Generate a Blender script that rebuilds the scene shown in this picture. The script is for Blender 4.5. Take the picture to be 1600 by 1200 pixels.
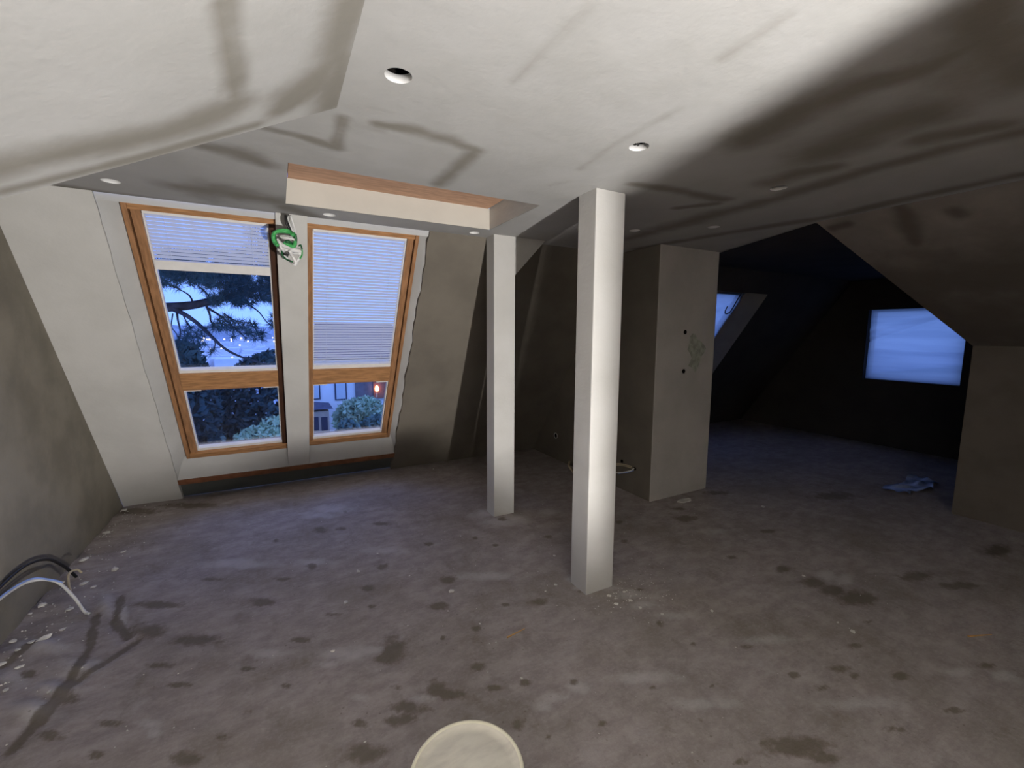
import bpy, bmesh, math, random
import numpy as np
from mathutils import Vector, Matrix

for o in list(bpy.data.objects):
    bpy.data.objects.remove(o)
SC = bpy.context.scene
COL = SC.collection
rnd = random.Random(7)

# ------------------------------------------------------------------ camera
CAM_H = 1.55
FPX = 673.9
YAW, PITCH, ROLL = 0.49438192, 0.11760155, 0.00444913
cy, sy, cp, sp, cr, sr = math.cos(YAW), math.sin(YAW), math.cos(PITCH), math.sin(PITCH), math.cos(ROLL), math.sin(ROLL)
FW = Vector((sy * cp, cy * cp, -sp))
R0 = Vector((cy, -sy, 0))
U0 = R0.cross(FW)
RT = cr * R0 + sr * U0
UP = -sr * R0 + cr * U0
cam_d = bpy.data.cameras.new('camera')
cam_d.sensor_fit = 'HORIZONTAL'
cam_d.sensor_width = 36.0
cam_d.lens = FPX / 1600 * 36.0
cam_d.clip_start = 0.02
cam_d.clip_end = 5000
cam = bpy.data.objects.new('camera', cam_d)
COL.objects.link(cam)
mw = Matrix((RT, UP, -FW)).transposed().to_4x4()
mw.translation = (0, 0, CAM_H)
cam.matrix_world = mw
SC.camera = cam

# ------------------------------------------------------------------ dusk sky
W = bpy.data.worlds.new('dusk_sky')
SC.world = W
W.use_nodes = True
wn = W.node_tree.nodes
wl = W.node_tree.links
bg = wn['Background']
tc = wn.new('ShaderNodeTexCoord')
sep = wn.new('ShaderNodeSeparateXYZ')
rmp = wn.new('ShaderNodeValToRGB')
wl.new(tc.outputs['Generated'], sep.inputs[0])
wl.new(sep.outputs['Z'], rmp.inputs[0])
wl.new(rmp.outputs[0], bg.inputs[0])
rmp.color_ramp.elements[0].position = 0.0
rmp.color_ramp.elements[0].color = (0.16, 0.30, 0.82, 1)
rmp.color_ramp.elements[1].position = 0.75
rmp.color_ramp.elements[1].color = (0.14, 0.26, 0.78, 1)
bg.inputs[1].default_value = 2.50

# ------------------------------------------------------------------ work lamp (stands to the right of and behind the viewer, aimed up and left)
ld = bpy.data.lights.new('work_lamp', 'SPOT')
ld.energy = 740
ld.color = (1.0, 0.972, 0.935)
ld.spot_size = math.radians(180)
ld.spot_blend = 0.09
ld.shadow_soft_size = 0.028
lamp = bpy.data.objects.new('work_lamp_light', ld)
COL.objects.link(lamp)
lamp.location = (0.91, -1.50, 0.70)
lamp.rotation_euler = Vector((-0.955, 0.253, 0.02)).to_track_quat('-Z', 'Y').to_euler()

vs = SC.view_settings
vs.view_transform = 'Standard'
vs.look = 'None'
vs.exposure = 0.0
vs.gamma = 1.0
vs.use_curve_mapping = False

# ------------------------------------------------------------------ plan of the attic (metres)
H = 2.32            # ceiling
Y0 = 4.87           # foot of the sloping window wall
TH = 0.97303751     # its pitch
ST, CT = math.sin(TH), math.cos(TH)
XL, XR, XG = -1.29, 5.106, 7.60   # left cheek wall, right knee wall, gable wall
YB = -3.0                          # back of the room


def at(px, py, Y):
    v = RT * (px - 800) + UP * (600 - py) + FW * FPX
    return Vector((0, 0, CAM_H)) + v * (Y / v.y)


def sl(x, s, d=0.0):
    """point on the window slope: x along, s up the slope, d outwards"""
    return (x, Y0 - s * CT + d * ST, s * ST + d * CT)


# ------------------------------------------------------------------ helpers
def tag(o, label=None, cat=None, group=None, kind=None):
    if label: o['label'] = label
    if cat: o['category'] = cat
    if group: o['group'] = group
    if kind: o['kind'] = kind
    return o


def link(name, me, mat=None, parent=None, smooth=False):
    o = bpy.data.objects.new(name, me)
    COL.objects.link(o)
    if mat is not None and not me.materials:
        me.materials.append(mat)
    if parent is not None:
        o.parent = parent
    if smooth:
        me.polygons.foreach_set('use_smooth', [True] * len(me.polygons))
    return o


def empty(name, loc=(0, 0, 0)):
    o = bpy.data.objects.new(name, None)
    COL.objects.link(o)
    o.location = loc
    o.empty_display_size = 0.05
    return o


class MB:
    """collects shapes into one mesh"""
    def __init__(self):
        self.v, self.f = [], []

    def add(self, vs_, fs_):
        n = len(self.v)
        self.v += [tuple(p) for p in vs_]
        self.f += [tuple(i + n for i in q) for q in fs_]
        return self

    def hexa(self, a):
        """8 corners: 4 of one face then the 4 facing ones"""
        return self.add(a, [(3, 2, 1, 0), (4, 5, 6, 7), (0, 1, 5, 4), (1, 2, 6, 5), (2, 3, 7, 6), (3, 0, 4, 7)])

    def box(self, x0, x1, y0, y1, z0, z1):
        return self.hexa([(x0, y0, z0), (x1, y0, z0), (x1, y1, z0), (x0, y1, z0), (x0, y0, z1), (x1, y0, z1), (x1, y1, z1), (x0, y1, z1)])

    def sbox(self, x0, x1, s0, s1, d0, d1):
        return self.hexa([sl(x0, s0, d0), sl(x1, s0, d0), sl(x1, s1, d0), sl(x0, s1, d0), sl(x0, s0, d1), sl(x1, s0, d1), sl(x1, s1, d1), sl(x0, s1, d1)])

    def quad(self, *p):
        return self.add(p, [tuple(range(len(p)))])

    def tube(self, pts, r, n=8, r2=None, cap=True):
        pts = [Vector(p) for p in pts]
        m = len(pts)
        vs_, fs_ = [], []
        t0 = (pts[1] - pts[0]).normalized()
        a = t0.orthogonal().normalized()
        for i, p in enumerate(pts):
            t = (pts[min(i + 1, m - 1)] - pts[max(i - 1, 0)]).normalized()
            a = (a - t * a.dot(t)).normalized()
            b = t.cross(a)
            rr = r if r2 is None else r + (r2 - r) * i / (m - 1)
            for k in range(n):
                w = 2 * math.pi * k / n
                vs_.append(p + (a * math.cos(w) + b * math.sin(w)) * rr)
        for i in range(m - 1):
            for k in range(n):
                k2 = (k + 1) % n
                fs_.append((i * n + k, i * n + k2, (i + 1) * n + k2, (i + 1) * n + k))
        if cap:
            fs_.append(tuple(range(n - 1, -1, -1)))
            fs_.append(tuple((m - 1) * n + k for k in range(n)))
        return self.add(vs_, fs_)

    def lathe(self, prof, c=(0, 0, 0), n=40):
        vs_, fs_ = [], []
        for r, z in prof:
            for k in range(n):
                w = 2 * math.pi * k / n
                vs_.append((c[0] + r * math.cos(w), c[1] + r * math.sin(w), c[2] + z))
        for i in range(len(prof) - 1):
            for k in range(n):
                k2 = (k + 1) % n
                fs_.append((i * n + k, i * n + k2, (i + 1) * n + k2, (i + 1) * n + k))
        return self.add(vs_, fs_)

    def mesh(self, name):
        me = bpy.data.meshes.new(name)
        me.from_pydata(self.v, [], self.f)
        bm = bmesh.new()
        bm.from_mesh(me)
        bmesh.ops.recalc_face_normals(bm, faces=bm.faces)
        bm.to_mesh(me)
        bm.free()
        return me

    def build(self, name, mat, parent=None, bevel=0, smooth=False):
        me = self.mesh(name)
        if bevel:
            bm = bmesh.new()
            bm.from_mesh(me)
            bmesh.ops.remove_doubles(bm, verts=bm.verts, dist=1e-5)
            bmesh.ops.bevel(bm, geom=[e for e in bm.edges if len(e.link_faces) == 2 and e.calc_face_angle(0) > 0.4], offset=bevel, segments=2, affect='EDGES', profile=0.6)
            bm.to_mesh(me)
            bm.free()
        return link(name, me, mat, parent, smooth)


def spline(pts, k=8):
    """Catmull-Rom through the points"""
    P = [Vector(p) for p in pts]
    P = [2 * P[0] - P[1]] + P + [2 * P[-1] - P[-2]]
    out = []
    for i in range(1, len(P) - 2):
        for j in range(k):
            t = j / k
            a, b, c, d = P[i - 1], P[i], P[i + 1], P[i + 2]
            out.append(0.5 * ((2 * b) + (c - a) * t + (2 * a - 5 * b + 4 * c - d) * t * t + (3 * b - a - 3 * c + d) * t ** 3))
    out.append(P[-2])
    return out


# ------------------------------------------------------------------ materials
class NT:
    def __init__(self, name):
        self.m = bpy.data.materials.new(name)
        self.m.use_nodes = True
        self.t = self.m.node_tree
        self.n = self.t.nodes
        self.l = self.t.links
        self.b = self.n['Principled BSDF']
        self.out = self.n['Material Output']

    def node(self, kind, **kw):
        x = self.n.new('ShaderNode' + kind)
        for k, v in kw.items():
            setattr(x, k, v)
        return x

    def coord(self):
        if not hasattr(self, '_c'):
            self._c = self.node('NewGeometry').outputs['Position']
        return self._c

    def noise(self, scale, detail=4, rough=0.55, stretch=None):
        x = self.node('TexNoise')
        x.inputs['Scale'].default_value = scale
        x.inputs['Detail'].default_value = detail
        x.inputs['Roughness'].default_value = rough
        c = self.coord()
        if stretch:
            mp = self.node('Mapping')
            mp.inputs['Scale'].default_value = stretch
            self.l.new(c, mp.inputs[0])
            c = mp.outputs[0]
        self.l.new(c, x.inputs['Vector'])
        return x.outputs['Fac']

    def attr(self, name):
        return self.node('Attribute', attribute_name=name).outputs['Fac']

    def math(self, op, a, b=None, clamp=False):
        x = self.node('Math', operation=op, use_clamp=clamp)
        for i, q in enumerate((a, b)):
            if q is None: continue
            if isinstance(q, (int, float)): x.inputs[i].default_value = q
            else: self.l.new(q, x.inputs[i])
        return x.outputs[0]

    def ramp(self, fac, lo, hi):
        x = self.node('MapRange', interpolation_type='SMOOTHSTEP')
        x.inputs[1].default_value = lo
        x.inputs[2].default_value = hi
        self.l.new(fac, x.inputs[0])
        return x.outputs[0]

    def mix(self, fac, a, b):
        x = self.node('Mix', data_type='RGBA')
        for i, q in ((0, fac), (6, a), (7, b)):
            if isinstance(q, (int, float)): x.inputs[i].default_value = q
            elif isinstance(q, tuple): x.inputs[i].default_value = (*q, 1) if len(q) == 3 else q
            else: self.l.new(q, x.inputs[i])
        return x.outputs[2]

    def bump(self, h, strength=0.3, dist=0.01):
        x = self.node('Bump')
        x.inputs['Strength'].default_value = strength
        x.inputs['Distance'].default_value = dist
        self.l.new(h, x.inputs['Height'])
        self.l.new(x.outputs[0], self.b.inputs['Normal'])

    def col(self, c):
        if isinstance(c, tuple): self.b.inputs['Base Color'].default_value = (*c, 1)
        else: self.l.new(c, self.b.inputs['Base Color'])

    def rough(self, r, spec=0.3):
        if isinstance(r, (int, float)): self.b.inputs['Roughness'].default_value = r
        else: self.l.new(r, self.b.inputs['Roughness'])
        self.b.inputs['Specular IOR Level'].default_value = spec


def plaster(name, c, c2, band=None, bump=0.25):
    t = NT(name)
    n1 = t.noise(3.0, 5)
    n2 = t.noise(55.0, 3)
    n3 = t.noise(1.1, 3)
    x = t.mix(t.ramp(n1, 0.35, 0.7), c, c2)
    x = t.mix(t.math('MULTIPLY', t.ramp(n3, 0.45, 0.7), 0.35), x, tuple(q * 0.85 for q in c2))
    if band:
        a = t.attr('band')
        k = t.math('ADD', a, t.math('MULTIPLY', t.math('SUBTRACT', t.noise(5.0, 5), 0.5), 1.5))
        x = t.mix(t.math('MULTIPLY', t.ramp(k, -0.60, 0.95), 0.80), x, band)
    t.col(x)
    t.rough(0.92, 0.15)
    t.bump(t.math('ADD', t.math('ADD', t.math('MULTIPLY', n2, 0.12), n1), t.math('MULTIPLY', t.noise(11.0, 3, stretch=(1, 1, 2.2)), 0.35)), bump * 1.8, 0.012)
    return t.m


def flat(name, c, rough=0.6, spec=0.3, var=0.12, scale=20.0, bump=0.0, metal=0.0, stretch=None):
    t = NT(name)
    n = t.noise(scale, 4, stretch=stretch)
    t.col(t.mix(t.ramp(n, 0.3, 0.7), tuple(q * (1 - var) for q in c), tuple(min(1, q * (1 + var)) for q in c)))
    t.rough(rough, spec)
    t.b.inputs['Metallic'].default_value = metal
    if bump: t.bump(n, bump, 0.004)
    return t.m


MAT = {}
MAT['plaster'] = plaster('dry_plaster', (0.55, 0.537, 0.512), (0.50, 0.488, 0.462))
MAT['column'] = plaster('column_plaster', (0.52, 0.507, 0.49), (0.48, 0.467, 0.445))
MAT['ceiling'] = plaster('ceiling_plaster', (0.425, 0.420, 0.412), (0.39, 0.385, 0.372), band=(0.185, 0.170, 0.140))
MAT['slope'] = plaster('shaded_roof_slope', (0.24, 0.215, 0.195), (0.19, 0.17, 0.155), band=(0.095, 0.08, 0.068))  # plaster darkened for the dim side: shade put into the colour
MAT['blockface'] = plaster('block_face_plaster', (0.50, 0.47, 0.44), (0.44, 0.415, 0.385))
MAT['brownish'] = plaster('brown_plaster', (0.175, 0.155, 0.128), (0.145, 0.128, 0.106))  # darker brown than the other plaster: right slope wall, block, wing reveal
MAT['knee'] = plaster('knee_wall_plaster', (0.14, 0.12, 0.105), (0.11, 0.095, 0.082))  # shade of the unlit right end put into the base colour
MAT['cheek'] = plaster('brown_cheek_plaster', (0.28, 0.253, 0.205), (0.205, 0.186, 0.15))  # brown plaster, darker than the front panel
MAT['shade'] = plaster('shaded_wing_lining', (0.05, 0.044, 0.04), (0.04, 0.035, 0.032))  # near-black base: darkness of the wing put into the colour
MAT['cream'] = plaster('cream_plaster', (0.56, 0.53, 0.475), (0.52, 0.49, 0.44), bump=0.1)
MAT['reveal'] = plaster('reveal_plaster', (0.52, 0.515, 0.50), (0.47, 0.465, 0.45))
MAT['pine'] = flat('window_pine', (0.31, 0.158, 0.075), 0.42, 0.35, 0.22, 9.0, 0.08, stretch=(6, 1, 1))
MAT['pine_x'] = flat('window_pine_rail', (0.37, 0.188, 0.082), 0.42, 0.35, 0.25, 9.0, 0.08, stretch=(1, 7, 7))
MAT['darkstile'] = flat('dark_window_stile', (0.060, 0.026, 0.014), 0.5, 0.3, 0.2, 9.0, 0.05)  # darker brown for one jamb and stile of the left window
MAT['base'] = plaster('grey_base_strip', (0.10, 0.105, 0.10), (0.08, 0.083, 0.08))
MAT['board'] = flat('brown_board', (0.54, 0.33, 0.22), 0.7, 0.2, 0.15, 8.0, 0.1, stretch=(1, 6, 1))
MAT['sillwood'] = flat('sill_wood', (0.20, 0.085, 0.045), 0.6, 0.2, 0.2, 12.0, 0.1)
MAT['bead'] = flat('white_glazing_bead', (0.72, 0.70, 0.68), 0.45, 0.4, 0.03)
MAT['white'] = flat('white_board_edge', (0.85, 0.84, 0.83), 0.7, 0.2, 0.04)
MAT['black'] = flat('dark_void', (0.008, 0.007, 0.006), 0.95, 0.0)
MAT['blackrub'] = flat('black_cable_sheath', (0.015, 0.014, 0.014), 0.45, 0.4)
MAT['greenc'] = flat('green_cable', (0.06, 0.36, 0.10), 0.45, 0.4)
MAT['greendk'] = flat('dark_green_cable', (0.015, 0.10, 0.035), 0.45, 0.4)
MAT['whitec'] = flat('white_cable', (0.68, 0.67, 0.66), 0.5, 0.4)
MAT['bluec'] = flat('blue_cable', (0.25, 0.36, 0.75), 0.5, 0.4)
MAT['tanc'] = flat('tan_cable', (0.50, 0.42, 0.28), 0.5, 0.4)
MAT['crumb'] = flat('plaster_chip', (0.66, 0.64, 0.60), 0.9, 0.1, 0.15, 30)
MAT['crumbdk'] = flat('dusty_plaster_chip', (0.40, 0.37, 0.33), 0.9, 0.1, 0.15, 30)
MAT['splinter'] = flat('wood_splinter', (0.62, 0.36, 0.15), 0.7, 0.2)
MAT['patch'] = flat('green_filler', (0.35, 0.36, 0.30), 0.9, 0.1, 0.2, 25)

# bucket lid: cream plastic smeared with dry plaster
t = NT('bucket_plastic')
n1 = t.noise(9, 5, 0.6, (1, 3, 1))
n2 = t.noise(4, 4)
x = t.mix(t.ramp(n1, 0.35, 0.7), (0.78, 0.74, 0.64), (0.64, 0.60, 0.52))
x = t.mix(t.ramp(n2, 0.5, 0.75), x, (0.52, 0.48, 0.42))
t.col(x); t.rough(0.6, 0.3); t.bump(n1, 0.15, 0.004)
MAT['bucket'] = t.m
MAT['bucket_rim'] = flat('bucket_rim_plastic', (0.86, 0.82, 0.66), 0.5, 0.35, 0.06)

# floor: dirty screed with damp spots and dust
t = NT('dirty_screed')
n1 = t.noise(2.2, 6, 0.6)
n2 = t.noise(9, 8, 0.72, (0.75, 1.25, 1))
n3 = t.noise(60, 4, 0.65, (0.8, 1.2, 1))
x = t.mix(t.ramp(n2, 0.32, 0.68), (0.300, 0.258, 0.244), (0.430, 0.382, 0.364))
x = t.mix(t.math('MULTIPLY', t.ramp(n1, 0.42, 0.68), 0.55), x, (0.235, 0.200, 0.165))
n4 = t.noise(4.6, 7, 0.7, (1.5, 0.8, 1))
x = t.mix(t.math('MULTIPLY', t.ramp(n4, 0.50, 0.72), 0.50), x, (0.200, 0.170, 0.138))
x = t.mix(t.math('MULTIPLY', t.ramp(t.noise(6.1, 7, 0.7), 0.54, 0.74), 0.40), x, (0.47, 0.43, 0.425))
x = t.mix(t.math('MULTIPLY', t.ramp(n3, 0.45, 0.75), 0.30), x, (0.50, 0.455, 0.44))
kn = t.math('MULTIPLY', t.math('SUBTRACT', t.noise(9, 5, 0.65), 0.5), 1.9)
li = t.math('ADD', t.attr('dust'), kn)
x = t.mix(t.math('MULTIPLY', t.ramp(li, -0.35, 0.95), 0.45), x, (0.62, 0.60, 0.60))
kn2 = t.math('MULTIPLY', t.math('SUBTRACT', t.noise(15, 6, 0.7), 0.5), 1.8)
wet_groove = t.ramp(t.math('ADD', t.attr('wet_groove'), kn2), -0.12, 0.50)
x = t.mix(t.math('MULTIPLY', wet_groove, 0.74), x, (0.130, 0.104, 0.068))
sp_ = t.node('TexVoronoi'); sp_.inputs['Scale'].default_value = 26
t.l.new(t.coord(), sp_.inputs['Vector'])
spot = t.math('MULTIPLY', t.ramp(sp_.outputs['Distance'], 0.16, 0.06), t.ramp(t.noise(1.7, 3), 0.48, 0.6))
x = t.mix(t.math('MULTIPLY', spot, 0.5), x, (0.14, 0.112, 0.082))
t.col(x)
t.rough(t.math('SUBTRACT', 0.9, t.math('MULTIPLY', wet_groove, 0.25)), 0.25)
t.bump(t.math('ADD', n2, t.math('MULTIPLY', n3, 0.5)), 0.35, 0.01)
MAT['floor'] = t.m

# clear pane: mostly see-through with a faint mirror
t = NT('window_glass')
t.n.remove(t.b)
tr = t.node('BsdfTransparent'); tr.inputs[0].default_value = (0.97, 0.98, 0.99, 1)
gl = t.node('BsdfGlossy'); gl.inputs['Roughness'].default_value = 0.03
fr = t.node('Fresnel'); fr.inputs[0].default_value = 1.35
mx = t.node('MixShader')
t.l.new(fr.outputs[0], mx.inputs[0]); t.l.new(tr.outputs[0], mx.inputs[1]); t.l.new(gl.outputs[0], mx.inputs[2])
t.l.new(mx.outputs[0], t.out.inputs[0])
MAT['glass'] = t.m


def sheer(name, c, transl, transp, tint=(1, 1, 1)):
    """diffuse + translucent + see-through sheet"""
    t = NT(name)
    t.n.remove(t.b)
    d = t.node('BsdfDiffuse'); d.inputs[0].default_value = (*c, 1)
    tl = t.node('BsdfTranslucent'); tl.inputs[0].default_value = (*c, 1)
    tp = t.node('BsdfTransparent'); tp.inputs[0].default_value = (*tint, 1)
    m1 = t.node('MixShader'); m1.inputs[0].default_value = transl
    m2 = t.node('MixShader'); m2.inputs[0].default_value = transp
    t.l.new(d.outputs[0], m1.inputs[1]); t.l.new(tl.outputs[0], m1.inputs[2])
    t.l.new(m1.outputs[0], m2.inputs[1]); t.l.new(tp.outputs[0], m2.inputs[2])
    t.l.new(m2.outputs[0], t.out.inputs[0])
    return t.m


MAT['slat'] = sheer('blind_slat', (0.70, 0.69, 0.67), 0.46, 0.02)
MAT['foil'] = sheer('clear_plastic_foil', (0.36, 0.37, 0.39), 0.85, 0.13, (0.5, 0.5, 0.5))
t_ = MAT['foil'].node_tree
nz = t_.nodes.new('ShaderNodeTexNoise'); nz.inputs['Scale'].default_value = 2.2; nz.inputs['Detail'].default_value = 3
mp = t_.nodes.new('ShaderNodeMapping'); mp.inputs['Rotation'].default_value = (0.45, 0, 0); mp.inputs['Scale'].default_value = (1, 0.5, 4.5)
ge = t_.nodes.new('ShaderNodeNewGeometry')
cr_ = t_.nodes.new('ShaderNodeValToRGB')
cr_.color_ramp.elements[0].position = 0.35; cr_.color_ramp.elements[0].color = (0.33, 0.34, 0.36, 1)
cr_.color_ramp.elements[1].position = 0.65; cr_.color_ramp.elements[1].color = (0.42, 0.42, 0.43, 1)
t_.links.new(ge.outputs['Position'], mp.inputs[0]); t_.links.new(mp.outputs[0], nz.inputs['Vector']); t_.links.new(nz.outputs['Fac'], cr_.inputs[0])
for n_ in t_.nodes:
    if n_.type in ('BSDF_TRANSLUCENT', 'BSDF_DIFFUSE'): t_.links.new(cr_.outputs[0], n_.inputs[0])


def emis(name, c, s):
    t = NT(name)
    t.col((0.5, 0.5, 0.5))
    t.b.inputs['Emission Color'].default_value = (*c, 1)
    t.b.inputs['Emission Strength'].default_value = s
    return t.m


# ------------------------------------------------------------------ surveyed marks (metres, on their own surface)
BANDS= [[(-0.008, 1.984, 0.017), (0.119, 1.993, 0.018), (0.251, 2.035, 0.022), (0.247, 1.759, 0.011)], [(0.362, 1.745, 0.013), (0.506, 1.724, 0.028), (0.642, 1.743, 0.03), (0.793, 1.78, 0.019)], [(0.786, 1.783, 0.023), (0.782, 1.999, 0.028), (0.774, 2.253, 0.027)], [(-0.241, 2.293, 0.032), (-0.117, 2.298, 0.049), (-0.019, 2.389, 0.042)], [(-0.427, 2.977, 0.059), (-0.256, 2.979, 0.106), (0.009, 2.99, 0.074)], [(-0.974, 3.282, 0.037), (-0.723, 3.344, 0.04), (0.061, 3.414, 0.047)], [(1.675, 1.147, 0.069), (1.635, 0.894, 0.052), (1.652, 0.738, 0.036), (1.709, 0.621, 0.034), (1.681, 0.515, 0.042), (1.522, 0.446, 0.046)], [(2.071, 1.066, 0.094), (2.027, 0.891, 0.096), (2.039, 0.746, 0.088)], [(2.288, 0.809, 0.052), (2.398, 0.646, 0.04)], [(2.257, 1.407, 0.058), (2.245, 1.261, 0.046), (2.307, 1.154, 0.038)], [(2.558, 2.731, 0.061), (2.54, 2.024, 0.067), (2.542, 1.523, 0.052), (2.485, 1.129, 0.041), (2.491, 0.834, 0.041), (2.534, 0.612, 0.048)], [(1.644, 1.769, 0.02), (1.95, 1.726, 0.03), (2.302, 1.711, 0.034)], [(2.212, 1.952, 0.023), (2.336, 1.777, 0.027)], [(2.936, 3.006, 0.037), (3.093, 2.173, 0.043), (3.238, 1.632, 0.042), (3.199, 1.131, 0.038), (3.197, 0.752, 0.04)], [(1.667, 0.494, 0.069), (1.962, 0.49, 0.105)], [(1.299, 1.995, 0.02), (1.347, 1.891, 0.026)], [(0.689, 0.902, 0.003), (0.684, 1.061, 0.004), (0.679, 1.268, 0.005)], [(1.295, 1.742, 0.011), (1.251, 1.448, 0.009), (1.254, 1.128, 0.005)], [(1.139, 0.873, 0.004), (1.134, 0.682, 0.003)], [(0.238, 1.791, 0.01), (0.399, 1.789, 0.008)], [(0.094, 3.136, 0.051), (0.249, 3.271, 0.045)]]
BL= [[(-0.507, 1.379, 0.046), (-0.401, 1.41, 0.042), (-0.254, 1.464, 0.047), (-0.126, 1.451, 0.051), (-0.064, 1.428, 0.036)], [(0.044, 1.554, 0.031), (0.112, 1.486, 0.063), (0.171, 1.367, 0.046), (0.18, 1.121, 0.031)], [(0.191, 1.652, 0.042), (0.192, 1.332, 0.041), (0.195, 1.127, 0.032)], [(-0.061, 1.394, 0.017), (-0.058, 1.145, 0.018), (-0.056, 1.026, 0.017)], [(-0.553, 1.49, 0.018), (-0.328, 1.549, 0.016), (-0.027, 1.604, 0.018)]]
BR= [[(3.307, 1.269, 0.025), (3.488, 1.28, 0.047), (3.683, 1.301, 0.03)], [(4.145, 1.272, 0.283), (4.138, 0.915, 0.337)], [(4.095, 1.542, 0.252), (4.673, 1.483, 0.374), (4.885, 1.039, 0.546)], [(3.387, 1.566, 0.022), (3.395, 1.665, 0.022)], [(3.446, 1.066, 0.03), (3.482, 1.048, 0.031)]]
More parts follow.
